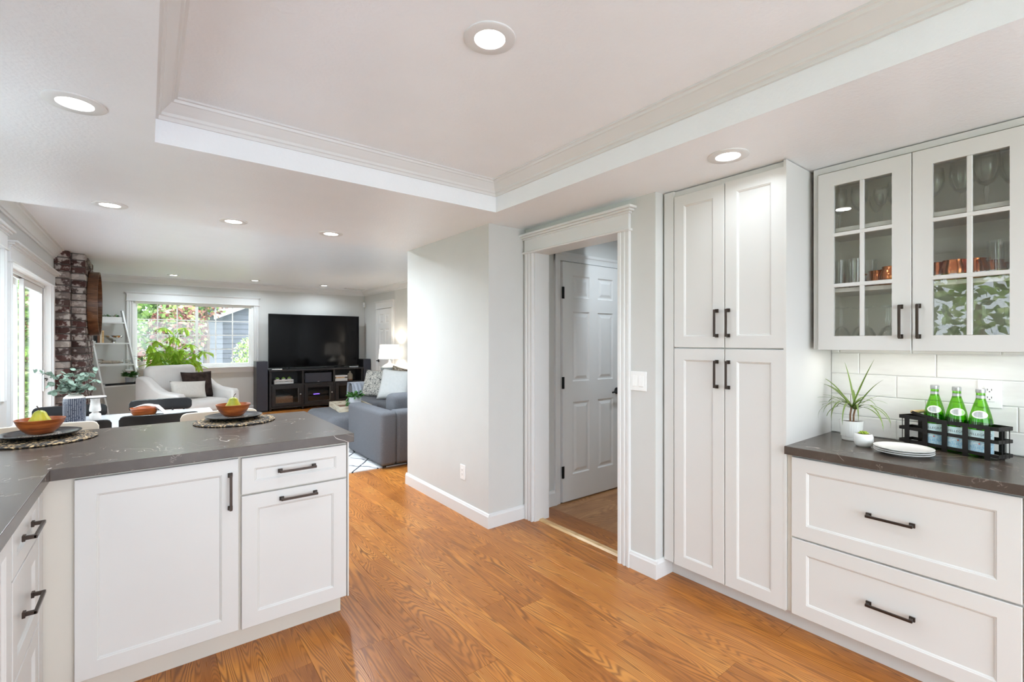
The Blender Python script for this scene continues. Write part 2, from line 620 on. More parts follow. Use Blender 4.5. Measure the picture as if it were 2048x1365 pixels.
def pillow_mesh(name, wd, ht, th, n=14, p=3.0):
    mb = MB()
    for sgn in (1, -1):
        def fn(u, v_):
            a, b = 2 * u - 1, 2 * v_ - 1
            k = max(0.0, (1 - abs(a) ** p) * (1 - abs(b) ** p)) ** 0.5
            pin = 1 - 0.07 * (1 - a * a) * abs(b) ** 3
            pin2 = 1 - 0.07 * (1 - b * b) * abs(a) ** 3
            return (a * wd / 2 * pin2, sgn * th / 2 * k, b * ht / 2 * pin)
        mb.grid(fn, n, n)
    me = mb.mesh(name)
    bm = bmesh.new()
    bm.from_mesh(me)
    bmesh.ops.remove_doubles(bm, verts=bm.verts, dist=1e-5)
    bmesh.ops.recalc_face_normals(bm, faces=bm.faces)
    bm.to_mesh(me)
    bm.free()
    me.shade_smooth()
    return me

# ------------------------------------------------------------------ floor
S('floor', MB().box(-0.91, 4.3, -1.6, 10.6, -0.06, -0.012), 'mortar', 'subfloor beneath the orange oak plank flooring', 'floor')
FL = bpy.data.objects['floor']
_pm = {}
def plank_mesh(wd, ln, tag_):
    key = (round(wd, 3), round(ln, 3), tag_)
    if key not in _pm:
        g = 0.0003
        a, b, ch, d = wd / 2 - g, ln / 2 - g, 0.0006, 0.012
        mb = MB()
        mb.add([(-a, -b, -d), (a, -b, -d), (a, b, -d), (-a, b, -d), (-a, -b, -ch), (a, -b, -ch), (a, b, -ch), (-a, b, -ch),
                (-a + ch, -b + ch, 0), (a - ch, -b + ch, 0), (a - ch, b - ch, 0), (-a + ch, b - ch, 0)],
               [(0, 1, 5, 4), (1, 2, 6, 5), (2, 3, 7, 6), (3, 0, 4, 7), (4, 5, 9, 8), (5, 6, 10, 9), (6, 7, 11, 10), (7, 4, 8, 11), (8, 9, 10, 11), (3, 2, 1, 0)])
        _pm[key] = mb.mesh('plank')
    return _pm[key]
PW, PL = 0.16, 1.22
xk = 1.516 - 16 * PW
while xk < 4.2:
    x0, x1 = max(xk, -0.90), min(xk + PW, 3.89)
    lo, hi = -1.5, 10.48
    if x0 > 2.49:
        lo = 4.22
    if x1 > x0 + 0.03:
        y = lo - random.random() * PL if lo < 0 else lo - 0.4
        while y < hi:
            y0, y1 = max(y, lo), min(y + PL, hi)
            if y1 - y0 > 0.05 and not (x1 < 0.7 and y1 < 2.35 and x1 < -0.32):
                if y1 - y0 > PL - 1e-4 and x1 - x0 > PW - 1e-4:
                    me = plank_mesh(PW, PL, 'k')
                else:
                    me = plank_mesh(x1 - x0, y1 - y0, 'k')
                link('plank', me, 'oak_floor', FL, ((x0 + x1) / 2, (y0 + y1) / 2, 0))
            y += PL
    xk += PW
# hall floor, planks run across
S('floor_hall', MB().box(2.40, 4.3, 1.76, 2.9, -0.06, -0.0125), 'mortar', 'subfloor of the hallway beyond the cased doorway', 'floor')
FH = bpy.data.objects['floor_hall']
yy = 1.77
while yy < 2.89:
    wd = random.choice((0.085, 0.12, 0.16))
    y1 = min(yy + wd, 2.895)
    x = 2.415 - random.random() * 0.5
    while x < 4.2:
        ln = random.choice((0.6, 0.9, 1.1))
        xa, xb = max(x, 2.415), min(x + ln, 4.2)
        if xb - xa > 0.03 and y1 - yy > 0.02:
            me = plank_mesh(y1 - yy, xb - xa, 'h')
            link('plank', me, 'oak_hall', FH, ((xa + xb) / 2, (yy + y1) / 2, -0.0005), (0, 0, R(90)))
        x += ln
    yy = y1
thr = MB().prism([(2.365, 0.0), (2.375, 0.012), (2.405, 0.014), (2.43, 0.0)], 'y', 1.915, 2.725)
S('trim_1', thr, 'tan_wood', 'tan wood threshold strip across the doorway floor', 'threshold')

# ------------------------------------------------------------------ walls
ZL, ZT, ZS = 2.5, 2.43, 2.24
def wall(name, boxes, label):
    mb = MB()
    for b in boxes:
        mb.box(*b)
    return S(name, mb, 'wall_paint', label)
XL = -0.91
# left wall with two openings (patio door at 5.66-7.83, nearer window at 4.2-5.36)
wall('wall_left', [(XL - 0.18, XL, -1.6, 0.1, 0, 2.55), (XL - 0.18, XL, 0.1, 1.22, 0, 1.05), (XL - 0.18, XL, 0.1, 1.22, 2.1, 2.55), (XL - 0.18, XL, 1.22, 2.15, 0, 2.55), (XL - 0.18, XL, 2.15, 2.85, 0, 1.05), (XL - 0.18, XL, 2.15, 2.85, 2.1, 2.55), (XL - 0.18, XL, 2.85, 4.3, 0, 2.55), (XL - 0.18, XL, 4.3, 5.36, 0, 0.9), (XL - 0.18, XL, 4.3, 5.36, 2.1, 2.55),
                   (XL - 0.18, XL, 5.36, 5.66, 0, 2.55), (XL - 0.18, XL, 5.66, 7.83, 2.04, 2.55), (XL - 0.18, XL, 7.83, 10.68, 0, 2.55)],
     'pale grey left wall pierced by the glass patio door')
YB = 10.5
WX0, WX1, WZ0, WZ1 = -0.20, 1.66, 0.885, 2.09
wall('wall_back', [(XL, WX0, YB, YB + 0.18, 0, 2.55), (WX1, 4.05, YB, YB + 0.18, 0, 2.55), (WX0, WX1, YB, YB + 0.18, 0, WZ0), (WX0, WX1, YB, YB + 0.18, WZ1, 2.55)],
     'pale grey far wall behind the television')
XR = 3.9
wall('wall_right', [(XR, XR + 0.15, 4.1, 10.5, 0, 2.55)], 'pale grey living room wall beside the table lamp')
wall('wall_partition', [(1.98, 2.47, 2.835, 4.2, 0, 2.3), (2.47, 4.3, 2.9, 3.02, 0, 2.5), (2.47, 3.9, 4.08, 4.2, 0, 2.5)], 'freestanding wall block with outlet between living room and doorway')
wall('wall_doorway', [(2.325, 2.47, 1.645, 1.905, 0, 2.3), (2.325, 2.47, 2.73, 2.835, 0, 2.3), (2.325, 2.47, 1.905, 2.73, 2.06, 2.3), (2.47, 4.3, 1.645, 1.76, 0, 2.5), (4.2, 4.3, 1.76, 2.9, 0, 2.5)],
     'kitchen wall around the cased doorway with light switch')
XW = 2.97
wall('wall_kitchen', [(XW, XW + 0.12, -1.6, 1.645, 0, 2.3)], 'kitchen wall behind the cabinets and tile backsplash')

wall('wall_rear', [(XL, -0.4, -1.72, -1.6, 0, 2.56), (2.5, 3.09, -1.72, -1.6, 0, 2.56), (-0.4, 2.5, -1.72, -1.6, 2.15, 2.56)], 'unseen kitchen wall behind the photographer with a wide opening added for daylight')  # unseen wall, its opening sized to let fill daylight into the kitchen
# ------------------------------------------------------------------ ceilings
tx0, tx1, ty0, ty1 = 0.025, 1.85, -1.0, 2.565
S('ceiling', MB().box(tx0 - 0.02, tx1 + 0.02, ty0 - 0.02, ty1 + 0.02, ZT, ZT + 0.1), 'ceiling_paint', 'raised white tray ceiling panel over the kitchen', 'ceiling')
sf = MB()
sf.box(XL, tx0, -1.6, ty1, ZS, 2.56).box(tx1, 3.09, -1.6, ty1, ZS, 2.56).box(tx0, tx1, -1.6, ty0, ZS, 2.56).box(XL, 2.47, ty1, 4.2, ZS, 2.56)
S('ceiling_soffit', sf, 'ceiling_paint', 'lowered textured white soffit around the tray ceiling', 'ceiling')
lc = MB()
lc.box(XL, XR, 4.2, YB, ZL, 2.6)
S('ceiling_living', lc, 'ceiling_paint', 'flat white living room ceiling', 'ceiling')
S('ceiling_hall', MB().box(2.47, 4.3, 1.645, 3.0, 2.44, 2.55), 'ceiling_paint', 'hallway ceiling beyond the doorway', 'ceiling')
# tray crown: profile swept round the rectangle
prof = [(0.0, -0.088), (0.012, -0.088), (0.014, -0.074), (0.022, -0.070), (0.024, -0.058), (0.034, -0.048), (0.050, -0.030), (0.056, -0.022), (0.064, -0.020), (0.068, -0.010), (0.078, -0.008), (0.078, 0.0)]
cr = MB()
for i in range(len(prof) - 1):
    (o0, z0), (o1, z1) = prof[i], prof[i + 1]
    ra = [(tx0 + o0, ty0 + o0), (tx1 - o0, ty0 + o0), (tx1 - o0, ty1 - o0), (tx0 + o0, ty1 - o0)]
    rb = [(tx0 + o1, ty0 + o1), (tx1 - o1, ty0 + o1), (tx1 - o1, ty1 - o1), (tx0 + o1, ty1 - o1)]
    for k in range(4):
        j = (k + 1) % 4
        cr.add([ra[k] + (ZT + z0,), ra[j] + (ZT + z0,), rb[j] + (ZT + z1,), rb[k] + (ZT + z1,)], [(0, 1, 2, 3)])
S('trim_2', cr, 'trim_paint', 'white crown moulding inside the tray ceiling', 'crown moulding', smooth=20)
cp = [(0.0, 0.0), (0.0, -0.115), (0.014, -0.115), (0.016, -0.095), (0.026, -0.09), (0.034, -0.072), (0.066, -0.036), (0.076, -0.03), (0.08, -0.014), (0.095, -0.012), (0.095, 0.0)]
S('trim_3', MB().prism([(YB - a, ZL + b) for a, b in cp], 'x', XL, XR), 'trim_paint', 'white crown moulding along the far living room wall', 'crown moulding', smooth=20)
S('trim_4', MB().prism([(XR - a, ZL + b) for a, b in cp], 'y', 4.2, YB - 0.05), 'trim_paint', 'white crown moulding above the lamp on the right wall', 'crown moulding', smooth=20)
S('trim_5', MB().prism([(XL + a, ZL + b) for a, b in cp], 'y', 4.2, 8.02), 'trim_paint', 'white crown moulding above the patio door', 'crown moulding', smooth=20)
# baseboards
bp = [(0, 0), (0.016, 0), (0.016, 0.085), (0.012, 0.09), (0.010, 0.10), (0.004, 0.105), (0, 0.105)]
bb = MB()
bb.prism([(1.98 - a, b) for a, b in bp], 'y', 2.819, 4.216)
bb.prism([(2.835 - a, b) for a, b in bp], 'x', 1.9805, 2.3245)
S('baseboard_partition', bb, 'trim_paint', 'white baseboard round the foot of the partition wall', 'baseboard', smooth=30)
bb = MB()
bb.prism([(2.325 - a, b) for a, b in bp], 'y', 1.629, 1.83)
bb.prism([(1.645 - a, b) for a, b in bp], 'x', 2.3255, 2.470)
S('baseboard_doorway', bb, 'trim_paint', 'white baseboard between doorway and tall pantry cabinet', 'baseboard', smooth=30)
S('baseboard_hall', MB().prism([(2.9 - a * 1.2, b * 1.25) for a, b in bp], 'x', 2.47, 2.70), 'trim_paint', 'short white baseboard beside the hall door', 'baseboard', smooth=30)
S('baseboard_back', MB().prism([(YB - a, b) for a, b in bp], 'x', XL, XR), 'trim_paint', 'white baseboard along the far wall', 'baseboard', smooth=30)

# ------------------------------------------------------------------ casings
def casing(root, x0, x1, ztop, cw=0.085, proud=0.022, head=0.12, cap=0.04, z0=0.0, cmat='trim_paint', steps=True, capout=0.045):
    """local frame: wall face at y=0, room towards -y, opening x0..x1, 0..ztop"""
    for a, b in ((x0 - cw, x0), (x1, x1 + cw)):
        if steps:
            pl = [(a, 0), (a, -proud), (a + cw * 0.22, -proud), (a + cw * 0.27, -proud * 0.72), (a + cw * 0.42, -proud * 0.72), (a + cw * 0.47, -proud), (a + cw * 0.6, -proud), (a + cw * 0.65, -proud * 0.72), (a + cw * 0.78, -proud * 0.72), (a + cw * 0.83, -proud), (b, -proud), (b, 0)]
        else:
            pl = [(a, 0), (a, -proud), (b, -proud), (b, 0)]
        part('casing', MB().prism(pl, 'z', z0, ztop), cmat, root, smooth=20)
    e = 0.012
    part('bead', MB().prism([(0, ztop), (-proud - 0.012, ztop), (-proud - 0.016, ztop + 0.007), (-proud - 0.012, ztop + 0.014), (0, ztop + 0.014)], 'x', x0 - cw - e, x1 + cw + e), cmat, root, smooth=30)
    part('frieze', MB().box(x0 - cw, x1 + cw, -proud - 0.002, 0, ztop + 0.014, ztop + head), cmat, root)
    zt = ztop + head
    k = capout
    capm = MB()
    steps_ = [(0.012, 0.0, 0.3), (0.6 * k, 0.3, 0.62), (k, 0.62, 1.0)]
    for o_, a, b in steps_:
        capm.box(x0 - cw - o_, x1 + cw + o_, -proud - o_, 0, zt + a * cap, zt + b * cap)
    part('cap', capm, cmat, root, bevel=0.003)

# kitchen doorway (faces -X): local x = -world Y
dw = T('trim_6', 'white fluted door casing with capped header around the hall doorway', 'door casing', (2.325, 2.73, 0), R(-90), kind='structure')
casing(dw, 0.0, 0.825, 2.045, head=0.105, cap=0.04)
part('jamb', MB().box(0, 0.012, 0, 0.145, 0, 2.05).box(0.813, 0.825, 0, 0.145, 0, 2.05).box(0, 0.825, 0, 0.145, 2.045, 2.06), 'trim_paint', dw)

# ------------------------------------------------------------------ hall door (six panels) on the wall at y = 2.9
def six_panel(root, wd, ht, mat, knob=None, hinge_x=None, t=0.03):
    """front face at y=-t, x 0..wd"""
    xs = [0, wd * 0.155, wd * 0.155 + wd * 0.275, wd * 0.57, wd * 0.57 + wd * 0.275, wd]
    zs = [0, 0.22, 0.84, 1.015, 1.615, 1.735, 1.925, ht]
    mb = MB()
    for i in range(5):
        for j in range(7):
            xa, xb, za, zb = xs[i], xs[i + 1], zs[j], zs[j + 1]
            if i in (1, 3) and j in (1, 3, 5):
                r0 = [(xa, -t, za), (xb, -t, za), (xb, -t, zb), (xa, -t, zb)]
                def ring(d, y):
                    return [(xa + d, y, za + d), (xb - d, y, za + d), (xb - d, y, zb - d), (xa + d, y, zb - d)]
                rr = [r0, ring(0.010, -t + 0.009), ring(0.022, -t + 0.009), ring(0.046, -t + 0.001), ]
                for p_, q_ in zip(rr[:-1], rr[1:]):
                    for k in range(4):
                        kk = (k + 1) % 4
                        mb.add([p_[k], p_[kk], q_[kk], q_[k]], [(0, 1, 2, 3)])
                mb.add(rr[-1], [(0, 1, 2, 3)])
            else:
                mb.add([(xa, -t, za), (xb, -t, za), (xb, -t, zb), (xa, -t, zb)], [(0, 1, 2, 3)])
    mb.add([(0, -t, 0), (0, 0, 0), (0, 0, ht), (0, -t, ht), (wd, -t, 0), (wd, 0, 0), (wd, 0, ht), (wd, -t, ht)], [(0, 1, 2, 3), (4, 7, 6, 5), (3, 2, 6, 7), (0, 4, 5, 1), (1, 5, 6, 2)])
    part('door_leaf', mb, mat, root)
def lever(root, x, z, y, sgn=1):
    h = part('door_handle', MB().lathe([(0.031, 0), (0.031, 0.008), (0.026, 0.014), (0.011, 0.016), (0.011, 0.05)], 20).xf(Matrix.Translation((x, y, z)) @ Matrix.Rotation(R(90), 4, 'X')), 'black_hardware', root, smooth=40)
    part('lever', MB().tube([(x, y - 0.048, z), (x + sgn * 0.03, y - 0.052, z), (x + sgn * 0.075, y - 0.05, z - 0.002), (x + sgn * 0.11, y - 0.046, z - 0.006)], [0.011, 0.010, 0.009, 0.008], 8), 'black_hardware', h, smooth=40)

hd = T('door_1', 'white six-panel door with black hinges in the hallway', 'door', (2.765, 2.9, 0.012), 0, kind='structure')
six_panel(hd, 0.76, 2.035, 'trim_paint')
for z in (0.255, 1.01, 1.77):
    part('hinge', MB().box(-0.012, 0.014, -0.036, -0.029, z - 0.05, z + 0.05).lathe([(0.006, 0), (0.006, 0.1)], 8, -0.001, -0.038, z - 0.05), 'black_hardware', hd)
lever(hd, 0.69, 0.90, -0.03, -1)
hc = T('trim_7', 'white casing framing the six-panel hall door', 'door casing', (2.765, 2.9, 0), 0, kind='structure')
part('casing', MB().prism([(-0.075, 0), (-0.075, -0.022), (-0.058, -0.022), (-0.05, -0.016), (-0.02, -0.012), (-0.01, -0.012), (-0.006, 0)], 'z', 0, 2.12), 'trim_paint', hc, smooth=25)
part('casing', MB().prism([(0.835, 0), (0.835, -0.022), (0.818, -0.022), (0.81, -0.016), (0.78, -0.012), (0.77, -0.012), (0.766, 0)], 'z', 0, 2.12), 'trim_paint', hc, smooth=25)
part('head_casing', MB().prism([(0, 2.055), (-0.012, 2.058), (-0.012, 2.07), (-0.016, 2.10), (-0.022, 2.108), (-0.022, 2.13), (0, 2.13)], 'x', -0.075, 0.835), 'trim_paint', hc, smooth=25)

# ------------------------------------------------------------------ doors and drawers
def shaker(wd, ht, t=0.019, rail=0.062, dep=0.008, slope=0.009, glazed=False):
    """front at y=-t, x 0..wd, z 0..ht"""
    mb = MB()
    a = rail
    c = 0.002
    def rect(d, y):
        return [(d, y, d), (wd - d, y, d), (wd - d, y, ht - d), (d, y, ht - d)]
    rings = [rect(0, 0), rect(0, -t + c), rect(c, -t), rect(a, -t), rect(a + slope * 0.3, -t + dep * 0.35), rect(a + slope * 0.5, -t + dep * 0.35), rect(a + slope, -t + dep)]
    if glazed:
        rings = rings[:4] + [rect(a, 0), rect(0, 0)]
    for p_, q_ in zip(rings[:-1], rings[1:]):
        for k in range(4):
            kk = (k + 1) % 4
            mb.add([p_[k], p_[kk], q_[kk], q_[k]], [(0, 1, 2, 3)])
    if not glazed:
        mb.add(rings[-1], [(0, 1, 2, 3)])
        mb.add(rings[0], [(3, 2, 1, 0)])
    return mb
def pull(root, x, z, y, ln=0.15, vert=False):
    mb = MB()
    h = ln / 2
    for s_ in (-1, 1):
        mb.box(s_ * h - 0.006 - (0.004 if s_ > 0 else -0.004), s_ * h + 0.006 - (0.004 if s_ > 0 else -0.004), -0.032, 0, -0.0055, 0.0055)
        cx = s_ * (h - 0.004)
        mb.box(cx - 0.0095, cx + 0.0095, -0.008, 0, -0.009, 0.009)
    mb.box(-h - 0.002, h + 0.002, -0.034, -0.025, -0.005, 0.005)
    if vert:
        mb.xf(Matrix.Rotation(R(90), 4, 'Y'))
    return part('handle', mb, 'bronze', root, bevel=0.0012, loc=(x, y, z))
def front(root, name, x, z, wd, ht, y=0.0, rail=0.062, h=None):
    d = part(name, shaker(wd, ht, rail=rail), 'cabinet_paint', root, loc=(x, y, z), bevel=0)
    if h:
        hx, hz, ln, vt = h
        pull(d, hx, hz, -0.019, ln, vt)
    return d

# ---- pantry (tall) cabinet; local x = world -Y, origin at far corner of the face
XD = 2.409          # carcase face; doors proud to 2.39
tp = T('pantry_cabinet', 'tall white shaker pantry cabinet with four doors beside the doorway', 'cabinet', (XD, 1.632, 0), R(-90))
part('body', MB().box(0, 0.66, 0, XW - XD - 0.016, 0.10, 2.235), 'cabinet_paint', tp)
part('filler', MB().box(0, 0.062, -0.017, 0, 0.10, 2.235), 'cabinet_paint', tp)
part('side_panel', MB().box(0.655, 0.667, -0.02, XW - XD - 0.013, 0.10, 2.236), 'cabinet_paint', tp)
part('toe_kick', MB().box(-0.012, 0.667, 0.062, 0.08, 0, 0.1), 'cabinet_paint', tp)
front(tp, 'door', 0.066, 1.339, 0.297, 0.862, h=(0.258, 0.13, 0.14, True))
front(tp, 'door', 0.367, 1.339, 0.293, 0.868, h=(0.020, 0.13, 0.14, True))
front(tp, 'door', 0.066, 0.094, 0.297, 1.238, h=(0.258, 1.105, 0.14, True))
front(tp, 'door', 0.367, 0.094, 0.293, 1.238, h=(0.020, 1.105, 0.14, True))

# ---- drawer base cabinets under the right counter
ZC = 0.88
bc = T('base_cabinet', 'white two-drawer base cabinet under the right hand counter', 'cabinet', (XD, 0.965, 0), R(-90))
part('body', MB().box(0, 0.765, 0, XW - XD - 0.003, 0.10, ZC - 0.04), 'cabinet_paint', bc)
part('stile', MB().box(0.001, 0.022, -0.008, 0, 0.10, ZC - 0.04), 'cream_paint', bc)
part('toe_kick', MB().box(0, 0.765, 0.062, 0.08, 0, 0.1), 'cabinet_paint', bc)
front(bc, 'drawer', 0.022, 0.460, 0.738, 0.372, rail=0.062, h=(0.371, 0.186, 0.15, False))
front(bc, 'drawer', 0.022, 0.096, 0.738, 0.356, rail=0.062, h=(0.371, 0.180, 0.15, False))
bc2 = T('base_cabinet', 'white base cabinet under the counter at the right edge of view', 'cabinet', (XD, 0.2, 0), R(-90))
part('body', MB().box(0.001, 0.9, 0, XW - XD - 0.003, 0.10, ZC - 0.04), 'cabinet_paint', bc2)
part('toe_kick', MB().box(0.001, 0.9, 0.062, 0.08, 0, 0.1), 'cabinet_paint', bc2)
front(bc2, 'drawer', 0.004, 0.46, 0.738, 0.372, h=(0.371, 0.186, 0.15, False))
front(bc2, 'drawer', 0.004, 0.096, 0.738, 0.356, h=(0.371, 0.18, 0.15, False))
tag(part('countertop', MB().box(2.372, XW - 0.012, -0.9, 0.968, ZC - 0.038, ZC), 'quartz', bevel=0.002), 'brown grey quartz countertop along the tiled wall', 'countertop')

# ---- backsplash tiles, children of the kitchen wall
WK = bpy.data.objects['wall_kitchen']
part('grout_bed', MB().box(XW - 0.006, XW, -0.9, 0.965, ZC, 1.335), 'grout', WK)
rows = [(0.882, 0.978), (0.981, 1.088), (1.091, 1.199), (1.202, 1.310), (1.313, 1.334)]
offs = [0.68, 0.57, 0.68, 0.53, 0.62]
_tm = {}
for (z0, z1), yo in zip(rows, offs):
    y = yo + 0.612
    while y > -0.9:
        ya, yb = min(y, 0.9647), max(y - 0.303, -0.9)
        if ya - yb > 0.02:
            k = (round(ya - yb, 3), round(z1 - z0, 3))
            if k not in _tm:
                a, b = k[0] / 2, k[1] / 2
                e = 0.003
                _tm[k] = MB().add([(0, -a, -b), (0, a, -b), (0, a, b), (0, -a, b), (-0.007, -a, -b), (-0.007, a, -b), (-0.007, a, b), (-0.007, -a, b), (-0.0095, -a + e, -b + e), (-0.0095, a - e, -b + e), (-0.0095, a - e, b - e), (-0.0095, -a + e, b - e)],
                                  [(0, 1, 5, 4), (1, 2, 6, 5), (2, 3, 7, 6), (3, 0, 4, 7), (4, 5, 9, 8), (5, 6, 10, 9), (6, 7, 11, 10), (7, 4, 8, 11), (8, 9, 10, 11)]).mesh('tile')
            link('tile', _tm[k], 'white_tile', WK, (XW - 0.004, (ya + yb) / 2, (z0 + z1) / 2))
        y -= 0.306

# ---- glass fronted upper cabinet
XU = 2.659
uc = T('glass_cabinet', 'white upper cabinet with two six-pane glass doors full of glassware', 'cabinet', (XU, 0.945, 1.335), R(-90))
UD = XW - XU - 0.003
UW = 0.76
part('side_panel', MB().box(0, 0.018, 0, UD, 0, 0.9), 'cabinet_paint', uc)
part('side_panel', MB().box(UW - 0.018, UW, 0, UD, 0, 0.9), 'cabinet_paint', uc)
part('back_panel', MB().box(0.018, UW - 0.018, UD - 0.008, UD, 0, 0.88), 'cabinet_inside', uc)
part('base_panel', MB().box(0.018, UW - 0.018, 0, UD - 0.008, 0.0, 0.018), 'cabinet_inside', uc)
part('top_panel', MB().box(0.018, UW - 0.018, 0, UD, 0.872, 0.9), 'cabinet_paint', uc)
part('liner', MB().box(0.018, 0.020, 0.001, UD - 0.008, 0.018, 0.872), 'cabinet_inside', uc)
part('liner', MB().box(UW - 0.020, UW - 0.018, 0.001, UD - 0.008, 0.018, 0.872), 'cabinet_inside', uc)
SH1, SH2 = 0.297, 0.592
for z in (SH1, SH2):
    part('shelf', MB().box(0.021, UW - 0.021, 0.012, UD - 0.009, z - 0.019, z), 'cabinet_paint', uc)
part('light_strip', MB().box(0.06, UW - 0.06, 0.05, 0.10, -0.003, -0.0005), 'strip_light', uc)
def glass_door(x, hx):
    wd, ht = 0.362, 0.868
    d = part('door', shaker(wd, ht, rail=0.068, glazed=True), 'cabinet_paint', uc, loc=(x, -0.001, -0.004))
    a = 0.068
    mx = wd / 2
    zs = [a, a + (ht - 2 * a) * 0.335, a + (ht - 2 * a) * 0.672, ht - a]
    part('muntin', MB().box(mx - 0.009, mx + 0.009, -0.018, -0.003, a, ht - a), 'cabinet_paint', d, bevel=0.003)
    for z in zs[1:3]:
        part('muntin', MB().box(a - 0.006, wd - a + 0.006, -0.0195, -0.003, z - 0.009, z + 0.009), 'cabinet_paint', d, bevel=0.003)
    for i in range(2):
        for j in range(3):
            xa, xb = (a, mx) if i == 0 else (mx, wd - a)
            part('pane', MB().box(xa, xb, -0.0065, -0.0035, zs[j], zs[j + 1]), 'cabinet_glass', d)
    pull(d, hx, 0.13, -0.019, 0.14, True)
glass_door(0.026, 0.362 - 0.036)
glass_door(0.391, 0.022)
sl = bpy.data.lights.new('strip_lamp', 'AREA')
sl.shape = 'RECTANGLE'
sl.size = 0.62
sl.size_y = 0.03
sl.energy = 0.2
sl.color = (1, 0.97, 0.92)
slo = bpy.data.objects.new('strip_lamp', sl)
C.objects.link(slo)
slo.parent = uc
slo.location = (UW / 2, 0.12, -0.006)

# ------------------------------------------------------------------ glassware inside (world coords on shelves)
def goblet_mesh(h, r, stem=0.45):
    s_ = h * stem
    p = [(0.0, 0), (r * 0.8, 0.0), (r * 0.8, 0.003), (0.006, 0.010), (0.0055, s_ * 0.5), (0.009, s_ * 0.8), (0.006, s_), (r * 0.55, s_ + h * 0.06), (r * 0.95, s_ + h * 0.22), (r, s_ + h * 0.34), (r * 0.9, h), (r * 0.88, h), (r * 0.97, s_ + h * 0.34), (r * 0.5, s_ + h * 0.075), (0.0, s_ + h * 0.05)]
    return MB().lathe(p, 20, capb=False, capt=False).mesh('goblet', 50)
def tumbler_mesh(h, r):
    p = [(0, 0), (r * 0.85, 0), (r, h), (r * 0.95, h), (r * 0.8, 0.012), (0, 0.012)]
    return MB().lathe(p, 20, capb=False, capt=False).mesh('tumbler', 40)
gob1, gob2, gob3 = goblet_mesh(0.20, 0.036, 0.42), goblet_mesh(0.22, 0.044, 0.4), goblet_mesh(0.17, 0.03, 0.5)
tum1, tum2 = tumbler_mesh(0.145, 0.033), tumbler_mesh(0.155, 0.040)
wine = goblet_mesh(0.19, 0.04, 0.5)
Z1, Z2, Z0 = 1.335 + SH1, 1.335 + SH2, 1.335 + 0.018
def glassy(name, me, x, y, z, label, cat, grp, flip=False):
    h = 0.19
    o = link(name, me, 'drink_glass', None, (x, y, z + (h if flip else 0)), (R(180) if flip else 0, 0, 0))
    tag(o, label, cat, grp)
spots = [(2.74, 0.86, gob1), (2.74, 0.775, gob1), (2.85, 0.735, gob3), (2.74, 0.69, gob3), (2.80, 0.645, gob1)]
for i, (x, y, me) in enumerate(spots):
    glassy('goblet', me, x, y, Z2, 'clear cut-glass goblet on top shelf behind the left glass door, number %s from left' % ('one two three four five'.split()[i]), 'glass', 'goblets on the top shelf')
spots = [(2.74, 0.50, gob1), (2.78, 0.415, gob2), (2.73, 0.335, gob2), (2.80, 0.262, gob2)]
for i, (x, y, me) in enumerate(spots):
    glassy('goblet', me, x, y, Z2, 'large clear goblet on top shelf behind the right glass door, number %s from left' % ('one two three four'.split()[i]), 'glass', 'goblets on the top shelf')
for i, (x, y) in enumerate([(2.74, 0.86), (2.83, 0.835), (2.74, 0.79), (2.83, 0.76)]):
    glassy('tumbler', tum1, x, y, Z1, 'clear tall tumbler on middle shelf behind left door, %s from left' % ('first second third fourth'.split()[i]), 'glass', 'tumblers on the middle shelf')
for i, (x, y) in enumerate([(2.76, 0.30), (2.86, 0.27)]):
    glassy('tumbler', tum2, x, y, Z1, 'wide clear tumbler right of the copper mugs, %s one' % ('front rear'.split()[i]), 'glass', 'tumblers on the middle shelf')
for i, (x, y) in enumerate([(2.74, 0.85), (2.83, 0.80), (2.75, 0.75), (2.84, 0.69), (2.75, 0.66)]):
    glassy('wine_glass', wine, x, y, Z0, 'clear wine glass upside down on bottom shelf behind left door, %s from left' % ('first second third fourth fifth'.split()[i]), 'glass', 'upturned wine glasses', True)
for i, (x, y) in enumerate([(2.75, 0.47), (2.84, 0.42), (2.75, 0.345), (2.84, 0.29)]):
    glassy('wine_glass', wine, x, y, Z0, 'clear wine glass upside down on bottom shelf behind right door, %s from left' % ('first second third fourth'.split()[i]), 'glass', 'upturned wine glasses', True)
mugp = [(0, 0), (0.034, 0), (0.043, 0.02), (0.046, 0.045), (0.042, 0.068), (0.036, 0.082), (0.038, 0.09), (0.036, 0.09), (0.034, 0.08), (0.04, 0.045), (0.03, 0.004), (0, 0.004)]
mug_me = MB().lathe(mugp, 24, capb=False, capt=False).mesh('cup', 40)
mugh_me = MB().tube([(0.036, 0, 0.075), (0.055, 0, 0.078), (0.068, 0, 0.06), (0.066, 0, 0.03), (0.05, 0, 0.018), (0.038, 0, 0.016)], 0.0045, 8).mesh('handle', 40)
for i, (x, y, a, lb) in enumerate([(2.86, 0.735, 100, 'half hidden behind the muntin of the left door'), (2.84, 0.68, 150, 'with handle to the left behind the left door'), (2.74, 0.648, 250, 'at the right side of the left door'),
                                   (2.78, 0.50, 100, 'at the left side of the right door'), (2.74, 0.435, 20, 'large and central behind the right door'), (2.76, 0.375, 200, 'just behind the right door muntin'), (2.88, 0.335, 300, 'farthest right next to the clear tumblers')]):
    t = T('copper_mug', 'shiny copper mug on middle shelf, ' + lb, 'mug', (x, y, Z1), R(a), 'copper mugs')
    link('cup', mug_me, 'copper', t)
    link('handle', mugh_me, 'copper', t)

